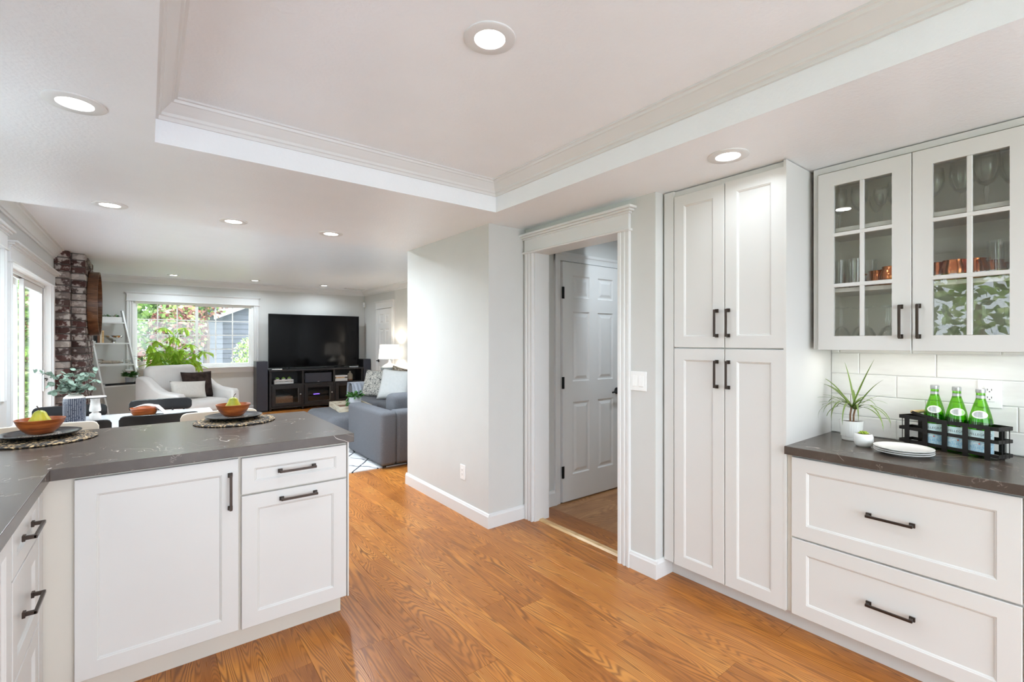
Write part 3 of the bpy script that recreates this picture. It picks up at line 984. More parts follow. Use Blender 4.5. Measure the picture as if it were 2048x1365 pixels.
# ------------------------------------------------------------------ peninsula and left run
ZP = 0.914
ct = MB().prism([(XL, -0.9), (-0.276, -0.9), (-0.276, 2.341), (0.816, 2.341), (0.816, 3.285), (XL, 3.285)], 'z', ZP - 0.042, ZP)
tag(part('countertop', ct, 'quartz', bevel=0.002), 'L-shaped brown grey quartz countertop of the peninsula', 'countertop')
YF = 2.379          # carcase front of peninsula
pn = T('peninsula_cabinet', 'white peninsula base cabinet with a door, drawer and pull-out facing the kitchen', 'cabinet', (0, YF, 0), 0)
part('body', MB().box(-0.335, 0.790, 0, 0.56, 0.10, ZP - 0.042), 'cream_paint', pn)
part('end_panel', MB().box(0.790, 0.797, -0.017, 0.56, 0.10, ZP - 0.043), 'cabinet_paint', pn)
part('toe_kick', MB().box(-0.28, 0.778, 0.055, 0.07, 0, 0.1), 'cream_paint', pn)
front(pn, 'door', -0.214, 0.108, 0.529, 0.752, h=(0.497, 0.615, 0.15, True))
front(pn, 'drawer', 0.327, 0.698, 0.457, 0.160, rail=0.05, h=(0.228, 0.082, 0.155, False))
front(pn, 'pull_out_door', 0.327, 0.104, 0.457, 0.586, h=(0.234, 0.548, 0.155, False))
part('back_panel', MB().box(-0.285, 0.797, 0.56, 0.575, 0, ZP - 0.043), 'cabinet_paint', pn)
XF = -0.318
lf = T('drawer_cabinet', 'white three-drawer base cabinet in the corner beside the dishwasher', 'cabinet', (XF, 1.90, 0), R(90))
part('body', MB().box(0, 0.474, 0, 0.56, 0.10, ZP - 0.043), 'cream_paint', lf)
part('toe_kick', MB().box(0, 0.47, 0.055, 0.07, 0, 0.1), 'cream_paint', lf)
part('filler', MB().box(0.40, 0.47, -0.02, 0, 0.10, ZP - 0.043), 'cabinet_paint', lf)
front(lf, 'drawer', 0.004, 0.70, 0.388, 0.158, rail=0.05, h=(0.194, 0.079, 0.15, False))
front(lf, 'drawer', 0.004, 0.402, 0.388, 0.292, rail=0.055, h=(0.194, 0.146, 0.15, False))
front(lf, 'drawer', 0.004, 0.104, 0.388, 0.292, rail=0.055, h=(0.194, 0.125, 0.15, False))
dwz = T('dishwasher', 'white panelled dishwasher at the left edge under the counter', 'dishwasher', (XF, 1.28, 0), R(90))
part('body', MB().box(0, 0.61, 0, 0.56, 0.10, ZP - 0.06), 'black_metal', dwz)
front(dwz, 'door', 0.004, 0.11, 0.604, 0.75, rail=0.062)
part('toe_kick', MB().box(0, 0.61, 0.055, 0.07, 0, 0.1), 'cream_paint', dwz)

# ------------------------------------------------------------------ recessed lights
ring_me = MB().lathe([(0.052, -0.001), (0.054, -0.006), (0.085, -0.007), (0.09, -0.004), (0.09, 0.0)], 36, capb=False, capt=False).mesh('trim_ring', 40)
disc_me = MB().lathe([(0.0, -0.003), (0.053, -0.003)], 36, capb=False, capt=False).mesh('diffuser')
def downlight(x, y, z, label, s_=1.0, e=1.0):
    t = T('recessed_light', label, 'ceiling light', (x, y, z), 0, 'recessed ceiling lights')
    link('trim_ring', ring_me, 'trim_paint', t, scale=(s_, s_, 1))
    link('diffuser', disc_me, 'light_disc', t, scale=(s_, s_, 1))
    l = bpy.data.lights.new('downlight_bulb', 'AREA')
    l.shape = 'DISK'
    l.size = 0.1
    l.energy = DOWN * e
    l.spread = R(160)
    l.color = (0.80, 0.91, 1.0)
    lo = bpy.data.objects.new('downlight_bulb', l)
    C.objects.link(lo)
    lo.parent = t
    lo.location = (0, 0, -0.012)
downlight(0.942, 1.342, ZT, 'round recessed light in the middle of the tray ceiling', 1.0)
downlight(-0.208, 2.32, ZS, 'round recessed light on the soffit at upper left', 1.0)
downlight(2.14, 1.118, ZS, 'round recessed light on the soffit above the pantry cabinet', 1.0, 0.25)
downlight(-0.188, 3.917, ZS, 'leftmost of three recessed lights along the far soffit', 1.0, 1.7)
downlight(0.49, 3.911, ZS, 'middle of three recessed lights along the far soffit', 1.0, 1.7)
downlight(1.167, 3.885, ZS, 'rightmost of three recessed lights along the far soffit', 1.0, 1.7)
downlight(0.35, 9.87, ZL, 'recessed light on living room ceiling above the window', 1.0, 1.6)
downlight(1.58, 9.84, ZL, 'recessed light on living room ceiling left of the television', 1.0, 1.6)
downlight(2.83, 9.87, ZL, 'recessed light on living room ceiling above the television', 1.0, 1.6)
for _i, _x in enumerate((0.2, 1.5, 2.9)):  # extra fixtures hidden by the soffit, added to brighten the living room
    downlight(_x, 4.95, ZL, 'added unseen recessed light on living room ceiling just beyond the soffit, %s one' % ('left', 'middle', 'right')[_i], 1.0, 4.5)
downlight(3.1, 2.2, 2.44, 'added unseen recessed light on the hallway ceiling', 1.0, 2.6)  # lamp out of view, added to lift the light in the hall

# ------------------------------------------------------------------ outlets, switch, vent, sensor
def outlet(root, wd=0.072, ht=0.116):
    part('cover_plate', MB().box(-wd / 2, wd / 2, -0.006, 0, -ht / 2, ht / 2), 'white_plastic', root, bevel=0.002)
    part('receptacle', MB().box(-0.017, 0.017, -0.009, -0.006, -0.034, 0.034), 'white_plastic', root, bevel=0.001)
    for z in (-0.019, 0.015):
        sl_ = MB()
        part('slot', MB().box(-0.0075, -0.0055, -0.0095, -0.0085, z, z + 0.008), 'slot_dark', root)
        part('slot', MB().box(0.0055, 0.0075, -0.0095, -0.0085, z, z + 0.008), 'slot_dark', root)
        part('slot', MB().box(-0.002, 0.002, -0.0095, -0.0085, z - 0.007, z - 0.003), 'slot_dark', root)
outlet(T('wall_outlet', 'white electrical outlet low on the partition wall', 'outlet', (1.98, 3.19, 0.335), R(-90)))
outlet(T('wall_outlet', 'white outlet with wide plate on the tile backsplash above the bottles', 'outlet', (XW - 0.0135, 0.352, 1.14), R(-90)), 0.078, 0.122)
sw = T('light_switch', 'white double light switch plate right of the doorway', 'switch', (2.325, 1.762, 0.995 + 0.14), R(-90))
part('cover_plate', MB().box(-0.058, 0.058, -0.006, 0, -0.058, 0.058), 'white_plastic', sw, bevel=0.002)
for x in (-0.023, 0.023):
    part('rocker', MB().prism([(-0.006, -0.033), (-0.012, -0.03), (-0.007, 0.033), (-0.006, 0.033)], 'x', x - 0.016, x + 0.016), 'white_plastic', sw)
vt = T('ceiling_vent', 'white slatted air vent on the living room ceiling', 'vent', (3.52, 10.08, ZL), 0)
part('frame', MB().box(-0.2, 0.2, -0.085, -0.065, -0.012, 0).box(-0.2, 0.2, 0.065, 0.085, -0.012, 0).box(-0.2, -0.18, -0.065, 0.065, -0.012, 0).box(0.18, 0.2, -0.065, 0.065, -0.012, 0).box(-0.008, 0.008, -0.065, 0.065, -0.012, 0), 'trim_paint', vt)
part('dark_duct', MB().box(-0.18, 0.18, -0.065, 0.065, -0.003, -0.001), 'slot_dark', vt)
for k in range(6):
    part('slat', MB().box(-0.18, 0.18, -0.06 + k * 0.022, -0.052 + k * 0.022, -0.010, -0.004), 'trim_paint', vt)
ms = T('motion_sensor', 'small white motion sensor high in the corner by the television', 'sensor', (3.872, 10.44, 2.19), R(-45))
part('housing', MB().prism([(-0.028, 0.0), (-0.022, -0.03), (0.022, -0.03), (0.028, 0.0)], 'z', -0.055, 0.055), 'white_plastic', ms, bevel=0.004)
part('lens', MB().box(-0.018, 0.018, -0.034, -0.03, -0.045, -0.005), 'trim_paint', ms)

# ------------------------------------------------------------------ far window
win = T('window_1', 'white double sliding window with muntins in the far wall', 'window', (0, YB, 0), 0, kind='structure')
casing(win, WX0 + 0.0, WX1, WZ1 - 0.02, cw=0.085, head=0.13, cap=0.03, z0=WZ0, steps=True, capout=0.03)
part('sill', MB().box(WX0 - 0.1, WX1 + 0.1, -0.07, 0.10, WZ0 - 0.028, WZ0), 'trim_paint', win, bevel=0.004)
part('apron', MB().box(WX0 - 0.085, WX1 + 0.085, -0.016, 0, WZ0 - 0.115, WZ0 - 0.028), 'trim_paint', win)
part('frame', MB().box(WX0, WX0 + 0.035, 0.02, 0.13, WZ0, WZ1).box(WX1 - 0.035, WX1, 0.02, 0.13, WZ0, WZ1).box(WX0 + 0.035, WX1 - 0.035, 0.02, 0.13, WZ1 - 0.03, WZ1).box(WX0 + 0.035, WX1 - 0.035, 0.02, 0.13, WZ0, WZ0 + 0.025), 'white_plastic', win)
xm = 0.725
def sash(x0, x1, z0, z1, y, fr):
    s_ = part('sash', MB().box(x0, x0 + fr, y, y + 0.03, z0, z1).box(x1 - fr, x1, y, y + 0.03, z0, z1).box(x0 + fr, x1 - fr, y, y + 0.03, z1 - fr, z1).box(x0 + fr, x1 - fr, y, y + 0.03, z0, z0 + fr), 'white_plastic', win)
    a, b, c_, d_ = x0 + fr, x1 - fr, z0 + fr, z1 - fr
    for k in (1, 2):
        x = a + (b - a) * k / 3
        part('muntin', MB().box(x - 0.009, x + 0.009, y + 0.008, y + 0.022, c_, d_), 'white_plastic', s_)
    for k in (1, 2, 3):
        z = c_ + (d_ - c_) * k / 4
        part('muntin', MB().box(a, b, y + 0.0085, y + 0.0215, z - 0.009, z + 0.009), 'white_plastic', s_)
    for i in range(3):
        for j in range(4):
            part('pane', MB().box(a + (b - a) * i / 3, a + (b - a) * (i + 1) / 3, y + 0.013, y + 0.016, c_ + (d_ - c_) * j / 4, c_ + (d_ - c_) * (j + 1) / 4), 'pane_glass', s_)
sash(WX0 + 0.03, xm + 0.02, WZ0 + 0.02, WZ1 - 0.025, 0.09, 0.028)
sash(xm - 0.02, WX1 - 0.03, WZ0 + 0.02, WZ1 - 0.025, 0.045, 0.045)

# ------------------------------------------------------------------ patio door on the left wall (faces +X): local x = world +Y
pd = T('door_3', 'white framed sliding glass patio door in the left wall', 'door', (XL, 5.66, 0), R(90), kind='structure')
PDW = 7.83 - 5.66
casing(pd, 0.0, PDW, 2.03, cw=0.09, head=0.125, cap=0.045, capout=0.05)
part('jamb', MB().box(PDW - 0.012, PDW, 0.0, 0.18, 0, 2.04).box(PDW - 0.03, PDW - 0.012, 0.055, 0.065, 0, 2.03).box(PDW - 0.03, PDW - 0.012, 0.105, 0.115, 0, 2.03), 'white_plastic', pd)
part('jamb', MB().box(0, 0.012, 0.0, 0.18, 0, 2.04), 'white_plastic', pd)
part('head_jamb', MB().box(0, PDW, 0, 0.18, 2.03, 2.04).box(0.012, PDW - 0.012, 0.055, 0.065, 2.0, 2.03).box(0.012, PDW - 0.012, 0.105, 0.115, 2.0, 2.03), 'white_plastic', pd)
part('track', MB().box(0, PDW, 0.0, 0.18, 0.0, 0.02), 'aluminium', pd)
def door_sash(x0, x1, y, name):
    s_ = part(name, MB().box(x0, x0 + 0.06, y, y + 0.035, 0.02, 2.0).box(x1 - 0.06, x1, y, y + 0.035, 0.02, 2.0).box(x0 + 0.06, x1 - 0.06, y, y + 0.035, 1.93, 2.0).box(x0 + 0.06, x1 - 0.06, y, y + 0.035, 0.02, 0.1), 'white_plastic', pd)
    part('pane', MB().box(x0 + 0.06, x1 - 0.06, y + 0.016, y + 0.02, 0.1, 1.93), 'pane_glass', s_)
    return s_
door_sash(0.012, 1.12, 0.12, 'fixed_panel')
ds = door_sash(1.06, PDW - 0.012, 0.07, 'sliding_panel')
hp = part('pull_handle', MB().box(PDW - 0.066, PDW - 0.028, 0.052, 0.07, 0.78, 1.03), 'aluminium', ds, bevel=0.003)
part('latch', MB().tube([(PDW - 0.047, 0.052, 0.93), (PDW - 0.047, 0.03, 0.93), (PDW - 0.09, 0.022, 0.925), (PDW - 0.14, 0.024, 0.915)], 0.007, 8), 'black_hardware', hp, smooth=40)
def plain_window(name, label, y0, y1, z0, z1):
    w_ = T(name, label, 'window', (XL, y0, 0), R(90), kind='structure')
    W_ = y1 - y0
    casing(w_, 0.0, W_, z1, cw=0.10, head=0.12 if z1 + 0.17 < 2.3 and y0 > 3 else 0.08, cap=0.05, z0=z0)
    part('frame', MB().box(0, 0.05, 0.05, 0.12, z0, z1).box(W_ - 0.05, W_, 0.05, 0.12, z0, z1).box(0.05, W_ - 0.05, 0.05, 0.12, z1 - 0.05, z1).box(0.05, W_ - 0.05, 0.05, 0.12, z0, z0 + 0.05), 'white_plastic', w_)
    part('pane', MB().box(0.05, W_ - 0.05, 0.08, 0.084, z0 + 0.05, z1 - 0.05), 'pane_glass', w_)
plain_window('window_2', 'white cased window at the left edge nearer than the patio door', 4.3, 5.36, 0.9, 2.1)
plain_window('added_window', 'added unseen white window above the corner of the left counter', 2.15, 2.85, 1.05, 2.1)  # unseen window, added so daylight reaches the soffit and peninsula
plain_window('window_3', 'white kitchen window above the left counter', 0.1, 1.22, 1.05, 2.1)

# living room door on the right wall
d2 = T('door_2', 'white living room door with black lever behind the lamp', 'door', (XR, 9.67, 0.01), R(-90), kind='structure')
six_panel(d2, 0.72, 2.03, 'trim_paint')
lever(d2, 0.07, 0.95, -0.03, 1)
c2 = T('trim_8', 'white casing with flat header around the living room door', 'door casing', (XR, 9.67, 0), R(-90), kind='structure')
casing(c2, 0.0, 0.72, 2.05, cw=0.085, head=0.13, cap=0.03, capout=0.03, proud=0.035)

# ------------------------------------------------------------------ brick chimney
ch = T('brick_chimney', 'whitewashed dark red brick chimney breast beside the patio door', 'chimney', (0, 0, 0), 0)
part('mortar_core', MB().box(XL + 0.002, -0.777, 8.012, 8.3, 0, 2.498).box(XL + 0.002, -0.642, 8.182, 9.27, 0, 2.498), 'mortar', ch)
_bm = {}
def brick(x0, x1, y0, y1, z0, z1):
    k = (round(x1 - x0, 3), round(y1 - y0, 3))
    if k not in _bm:
        me = rbox_mesh('brick', k[0], k[1], z1 - z0, 0.005, 1)
        me.shade_flat()
        _bm[k] = me
    j = random.uniform(-0.003, 0.003)
    link('brick', _bm[k], 'old_brick', ch, ((x0 + x1) / 2 + j, (y0 + y1) / 2 + random.uniform(-0.003, 0.002), (z0 + z1) / 2))
CO = 0.0862
for k in range(29):
    z0, z1 = k * CO + 0.006, k * CO + CO - 0.008
    if k % 2:
        brick(XL + 0.004, -0.767, 8.0, 8.2, z0, z1)
    else:
        brick(XL + 0.004, -0.825, 8.0, 8.09, z0, z1) if False else brick(XL + 0.004, -0.767, 8.0, 8.1, z0, z1)
    brick(-0.764, -0.632, 8.17, 8.27 + 0.1 * (k % 2), z0, z1)
    y = 8.28 + 0.1 * (k % 2)
    while y < 9.27:
        y1 = min(y + 0.2, 9.28)
        if y1 - y > 0.04:
            brick(-0.73, -0.632, y, y1, z0, z1)
        y += 0.21

# round wooden disc on the chimney side
wdk = T('wooden_wall_disc', 'large round brown wooden tray hung on the brick chimney', 'wall decor', (-0.628, 8.72, 1.89), R(0))
rot = Matrix.Rotation(R(90), 4, 'Y')
part('rim', MB().lathe([(0.44, 0), (0.44, 0.105), (0.425, 0.105), (0.42, 0.03), (0.42, 0.0)], 56, capb=False, capt=False).xf(rot), 'dark_wood_disc', wdk, smooth=40)
part('panel', MB().lathe([(0.42, 0.0), (0.42, 0.03), (0.25, 0.018), (0.0, 0.012)], 56, capb=True, capt=False).xf(rot), 'dark_wood_disc', wdk, smooth=40)

# ------------------------------------------------------------------ place settings on the peninsula
def spiral_mat(r, name='placemat'):
    mb = MB()
    k = 0
    rr = r
    while rr > 0.02:
        pts = [(rr * math.cos(a), rr * math.sin(a), 0.0045) for a in [2 * math.pi * i / 40 for i in range(41)]]
        mb.tube(pts, [0.0082 + 0.0012 * math.sin(i * 2.7 + k) for i in range(41)], 6, caps=False, flat=0.6)
        rr -= 0.0135
        k += 1
    mb.lathe([(0, 0.0), (r - 0.003, 0.0), (r - 0.003, 0.004), (0, 0.004)], 40, capb=False, capt=False)
    return mb
mat_me = spiral_mat(0.195).mesh('weave', 60)
plate_me = MB().lathe([(0, 0), (0.085, 0), (0.12, 0.008), (0.142, 0.02), (0.144, 0.023), (0.140, 0.024), (0.115, 0.013), (0.085, 0.007), (0, 0.006)], 48, capb=False, capt=False).mesh('plate', 50)
bowl_p = [(0, 0), (0.046, 0), (0.062, 0.016), (0.078, 0.040), (0.087, 0.062), (0.0885, 0.067), (0.084, 0.067), (0.074, 0.042), (0.056, 0.018), (0.04, 0.010), (0, 0.009)]
bowl_me = MB().lathe(bowl_p, 48, capb=False, capt=False).mesh('bowl', 50)
pear_p = [(0, 0), (0.018, 0.001), (0.036, 0.012), (0.043, 0.03), (0.041, 0.046), (0.034, 0.06), (0.027, 0.072), (0.023, 0.084), (0.017, 0.092), (0.008, 0.0965), (0, 0.0955)]
pear_me = MB().lathe(pear_p, 28, capb=False, capt=False).mesh('pear', 60)
stem_me = MB().tube([(0, 0, 0.088), (0.001, 0, 0.098), (0.005, 0, 0.108), (0.012, 0, 0.117)], [0.0022, 0.0017, 0.0018, 0.003], 6).mesh('stem', 60)
def napkin_mesh(sx, sy, mb=None, seed=1):
    rnd = random.Random(seed)
    ph = rnd.random() * 6
    mb = MB()
    for lay in range(2):
        mb.grid(lambda u, v_: ((u - 0.5) * sx * (1 - 0.1 * lay) + 0.006 * math.sin(v_ * 7 + ph), (v_ - 0.5) * sy * (1 - 0.12 * lay), 0.002 + lay * 0.004 + 0.0025 * math.sin(u * 9 + ph + lay) * math.sin(v_ * 6)), 10, 10)
    return mb
def setting(cx, cy, where, rz, pear_rot, napmat):
    pmt = tag(link('placemat', mat_me, 'woven_straw', None, (cx, cy, ZP + 0.001), (0, 0, rz)), 'round woven straw placemat under the black plate at %s' % where, 'placemat', 'woven placemats')
    px_, py_ = cx - 0.002, cy + 0.03
    tag(link('plate', plate_me, 'black_ceramic', None, (px_, py_, ZP + 0.0115)), 'matte black plate holding a wooden bowl at %s' % where, 'plate', 'black plates')
    tag(part('napkin', napkin_mesh(0.15, 0.10, seed=int(cx * 100)), napmat, None, smooth=60, loc=(px_ + 0.012, py_ - 0.03, ZP + 0.0185), rot=(0, 0, rz + R(8)), solid=0.0012), 'folded checked napkin beneath the wooden bowl at %s' % where, 'napkin', 'checked napkins')
    tag(link('wooden_bowl', bowl_me, 'acacia', None, (px_ - 0.003, py_ + 0.012, ZP + 0.029), (0, 0, rz)), 'brown acacia bowl with one pear at %s' % where, 'bowl', 'acacia bowls')
    t = T('pear', 'green yellow pear in the wooden bowl at %s' % where, 'pear', (px_ - 0.004, py_ + 0.006, ZP + 0.039), pear_rot, 'pears')
    link('fruit', pear_me, 'pear_skin', t)
    link('stem', stem_me, 'dark_stem', t)
setting(-0.393, 3.062, 'the left place setting', R(20), R(160), 'napkin_check')
setting(0.398, 3.10, 'the right place setting', R(70), R(-20), 'napkin_check')

# ------------------------------------------------------------------ counter stools
def arc_rail(wd, ht, th, sag, n=44, r=0.024):
    """curved back rail: spans x, bows towards +y in the middle; z 0..ht, rounded ends"""
    mb = MB()
    def edge(x):
        return sag * (1 - (2 * x / wd) ** 2)
    prof = []
    for i in range(n + 1):
        x = -wd / 2 + wd * i / n
        e = max(0.0, abs(x) - (wd / 2 - r * 1.6)) / (r * 1.6)
        cut = r * 1.2 * (1 - math.sqrt(max(0.0, 1 - e * e)))
        prof.append((x, edge(x), cut))
    o = len(mb.v)
    for x, y, c_ in prof:
        mb.v += [(x, y - th / 2, c_), (x, y + th / 2, c_), (x, y + th / 2, ht - c_), (x, y - th / 2, ht - c_)]
    for i in range(n):
        for k in range(4):
            kk = (k + 1) % 4
            mb.f.append((o + i * 4 + k, o + i * 4 + kk, o + (i + 1) * 4 + kk, o + (i + 1) * 4 + k))
    mb.f.append((o, o + 1, o + 2, o + 3))
    mb.f.append((o + n * 4 + 3, o + n * 4 + 2, o + n * 4 + 1, o + n * 4))
    return mb
def stool(x, y, label):
    t = T('counter_stool', label, 'stool', (x, y, 0), 0, 'cream counter stools')
    part('backrest', arc_rail(0.425, 0.085, 0.02, 0.03), 'cream_wood', t, smooth=50, bevel=0.004, loc=(0, 0.0, 0.838))
    rpart('seat', -0.2, 0.2, -0.06 + 0.04, 0.36, 0.625, 0.66, 0.015, 'cream_wood', t, 2)
    for sx in (-1, 1):
        part('leg', MB().tube([(sx * 0.19, 0.34, 0), (sx * 0.16, 0.3, 0.63)], 0.014, 8), 'cream_wood', t, smooth=40)
        part('leg', MB().tube([(sx * 0.19, 0.0, 0), (sx * 0.17, 0.02, 0.63), (sx * 0.165, 0.012, 0.86)], 0.014, 8), 'cream_wood', t, smooth=40)
    part('footrest', MB().tube([(-0.18, 0.325, 0.22), (0.18, 0.325, 0.22)], 0.011, 8), 'cream_wood', t, smooth=40)
stool(0.372, 3.55, 'cream wooden counter stool tucked behind the right place setting')
stool(-0.43, 3.55, 'cream wooden counter stool tucked behind the left place setting')

# ------------------------------------------------------------------ dining table and chairs
dt_ = T('dining_table', 'white rectangular dining table with pedestal legs beyond the peninsula', 'table', (-0.165, 4.80, 0), 0)
part('table_top', MB().box(-0.63, 0.63, -0.45, 0.45, 0.722, 0.75), 'white_laminate', dt_, bevel=0.004)
part('apron', MB().box(-0.55, 0.55, -0.37, 0.37, 0.66, 0.722), 'white_laminate', dt_)
for sx in (-1, 1):
    for sy in (-1, 1):
        part('leg', MB().prism([(-0.03, -0.03), (0.03, -0.03), (0.03, 0.03), (-0.03, 0.03)], 'z', 0, 0.66).xf(Matrix.Translation((sx * 0.52, sy * 0.34, 0))), 'white_laminate', dt_)
def chair(x, y, rz, label, ztop):
    t = T('dining_chair', label, 'chair', (x, y, 0), rz, 'black dining chairs')
    part('top_rail', arc_rail(0.46, 0.105, 0.02, 0.045), 'black_wood', t, smooth=50, bevel=0.005, loc=(0, 0.20, ztop - 0.105))
    rpart('seat', -0.21, 0.21, -0.22, 0.19, 0.43, 0.46, 0.014, 'black_wood', t, 2)
    for sx in (-1, 1):
        part('leg', MB().tube([(sx * 0.2, -0.21, 0), (sx * 0.17, -0.18, 0.435)], 0.015, 8), 'black_wood', t, smooth=40)
        part('leg', MB().tube([(sx * 0.2, 0.24, 0), (sx * 0.175, 0.17, 0.435)], 0.015, 8), 'black_wood', t, smooth=40)
    for k in (-2, -1, 0, 1, 2):
        xx = k * 0.085
        part('spindle', MB().tube([(xx * 0.95, 0.17, 0.455), (xx, 0.2 + 0.04 * (1 - (xx / 0.23) ** 2), ztop - 0.09)], 0.008, 8), 'black_wood', t, smooth=40)
    return t
chair(0.10, 5.15, 0, 'black spindle dining chair on the far side, below the white armchair', 0.846)
chair(-0.505, 5.15, 0, 'black spindle dining chair on the far side, behind the dotted vase', 0.836)
chair(0.075, 4.36, R(180), 'black spindle dining chair on the near side, right one', 0.862)
chair(-0.42, 4.36, R(180), 'black spindle dining chair on the near side, left one mostly hidden', 0.852)

# table top things
ZTB = 0.751
tag(link('plate', plate_me, 'black_ceramic', None, (-0.01, 4.72, ZTB + 0.004), None, (1.1, 1.1, 1)), 'matte black plate with stacked bowls on the white dining table', 'plate', 'black plates')
tag(link('wooden_bowl', bowl_me, 'acacia', None, (-0.02, 4.73, ZTB + 0.012)), 'lower of two stacked acacia bowls on the dining table', 'bowl', 'acacia bowls')
tag(link('wooden_bowl', bowl_me, 'acacia', None, (-0.022, 4.73, ZTB + 0.030)), 'upper of two stacked acacia bowls with napkin draped over it', 'bowl', 'acacia bowls')
nap = MB()
def napf(u, v_):
    x = -0.07 + 0.235 * u
    y = (v_ - 0.5) * (0.09 - 0.02 * u)
    h = 0.104 + 0.016 * math.sin(min(u * 1.9, 1.0) * math.pi * 0.9)
    if u > 0.6:
        q = (u - 0.6) / 0.4
        h = h - 0.085 * q ** 1.15
        x -= 0.02 * q
    return (x, y, h + 0.005 * math.sin(v_ * 14) * (0.4 + u))
nap.grid(napf, 18, 10)
tag(part('napkin', nap, 'napkin_pale', None, smooth=60, loc=(-0.01, 4.73, ZTB - 0.002), rot=(0, 0, R(-15)), solid=0.002), 'pale pink linen napkin hanging out of the stacked bowls', 'napkin')
vs = T('vase', 'dark blue vase with vertical white dots and a white shoulder on the dining table', 'vase', (-0.428, 4.74, ZTB), 0)
part('body', MB().lathe([(0, 0), (0.056, 0), (0.061, 0.012), (0.0635, 0.05), (0.0645, 0.12), (0.064, 0.19), (0.061, 0.206), (0.046, 0.222), (0.032, 0.230), (0.031, 0.242), (0.028, 0.242), (0.027, 0.2), (0, 0.19)], 48, capb=False, capt=False), 'vase_dots', vs, smooth=50)
# eucalyptus stems: a plant of its own in the vase
eu = T('eucalyptus', 'blue green eucalyptus branches standing in the dotted vase', 'plant', (-0.428, 4.74, ZTB + 0.2), 0)
leaf_round = MB().grid(lambda u, v_: (0.021 * (2 * u - 1) * math.sqrt(max(0, 1 - (2 * v_ - 1) ** 2)), 0.026 * (2 * v_ - 1) + 0.026, 0.006 * (2 * u - 1) ** 2 - 0.004 * v_), 4, 6).mesh('leaf', 60)
rnd = random.Random(3)
ends = [(-0.16, 0.02, 0.20), (-0.13, -0.04, 0.12), (-0.09, 0.05, 0.17), (-0.04, -0.05, 0.19), (0.0, 0.03, 0.21), (0.05, -0.04, 0.20), (0.10, 0.03, 0.21), (0.13, -0.03, 0.14), (0.09, -0.06, 0.09), (-0.10, -0.06, 0.07), (0.02, -0.07, 0.11)]
for ex, ey, ez in ends:
    pts = []
    for i in range(7):
        u = i / 6
        pts.append((ex * u ** 1.4, ey * u ** 1.4, 0.01 + (ez) * (u ** 0.8) - 0.02 * u * u))
    part('stem', MB().tube(pts, [0.0022] * 4 + [0.0014] * 3, 5), 'dark_stem', eu)
    for i in range(2, 7):
        for sgn in (-1, 1):
            if rnd.random() < 0.08:
                continue
            s_ = rnd.uniform(0.7, 1.15) * (1.15 - 0.06 * i)
            link('leaf', leaf_round, 'leaf_eucalyptus', eu, pts[i], (rnd.uniform(-1.0, 1.1), rnd.uniform(-0.9, 0.9), math.atan2(ey, ex) - math.pi / 2 + sgn * rnd.uniform(0.5, 1.5)), (s_, s_, s_))
twig = [(-0.08, 0, 0.15), (-0.13, 0, 0.175), (-0.17, 0, 0.19), (-0.21, 0, 0.195)]
part('stem', MB().tube(twig, 0.0013, 5), 'dark_stem', eu)
for k, (p, a) in enumerate(zip(twig[1:] + [twig[3]], (0.4, 2.4, 1.2, -0.4))):
    link('leaf', leaf_round, 'leaf_eucalyptus', eu, p, (1.2, 0.3, a), (0.5, 0.6, 0.5))
cs = T('pedestal_stand', 'white turned wooden pedestal stand with flat top on the dining table', 'stand', (-0.325, 4.93, ZTB), 0)
part('column', MB().lathe([(0, 0), (0.022, 0), (0.034, 0.012), (0.038, 0.030), (0.034, 0.05), (0.02, 0.062), (0.018, 0.066), (0.034, 0.072), (0.036, 0.085), (0.028, 0.15), (0.030, 0.178), (0, 0.178)], 32, capb=False, capt=False), 'chalk_wood', cs, smooth=50)
part('top_disc', MB().lathe([(0, 0.178), (0.066, 0.178), (0.068, 0.184), (0.066, 0.188), (0, 0.188)], 40, capb=False, capt=False), 'chalk_wood', cs, smooth=50)
part('rim', MB().lathe([(0.066, 0.177), (0.0695, 0.178), (0.0695, 0.183), (0.066, 0.183)], 40, capb=False, capt=False), 'black_metal', cs)

# ------------------------------------------------------------------ counter items by the backsplash
dp = T('dracaena', 'spiky green dracaena in a ribbed white pot on the right counter', 'plant', (2.785, 0.822, ZC), 0)
pot = MB()
N = 60
for r_, z_ in [(0.036, 0.0), (0.040, 0.004), (0.041, 0.018), (0.043, 0.02), (0.051, 0.098), (0.048, 0.098), (0.046, 0.09)]:
    for i in range(N):
        a = 2 * math.pi * i / N
        k = 1 + (0.018 if (i % 2 and 0.019 < z_ < 0.097) else 0)
        pot.v.append((r_ * k * math.cos(a), r_ * k * math.sin(a), z_))
for q_ in range(6):
    for i in range(N):
        j = (i + 1) % N
        pot.f.append((q_ * N + i, q_ * N + j, (q_ + 1) * N + j, (q_ + 1) * N + i))
pot.f.append(tuple(reversed(range(N))))
part('pot', pot, 'white_ceramic', dp)
part('soil', MB().lathe([(0, 0.09), (0.0465, 0.09)], 24, capb=False, capt=False), 'soil', dp)
for p0, p1 in (((0.0, 0.004, 0.088), (0.006, 0.0, 0.165)), ((0.006, -0.008, 0.088), (0.016, -0.012, 0.155))):
    part('trunk', MB().tube([p0, ((p0[0] + p1[0]) / 2 - 0.004, p0[1], (p0[2] + p1[2]) / 2), p1], 0.0042, 8), 'stem_brown', dp, smooth=50)
rnd = random.Random(11)
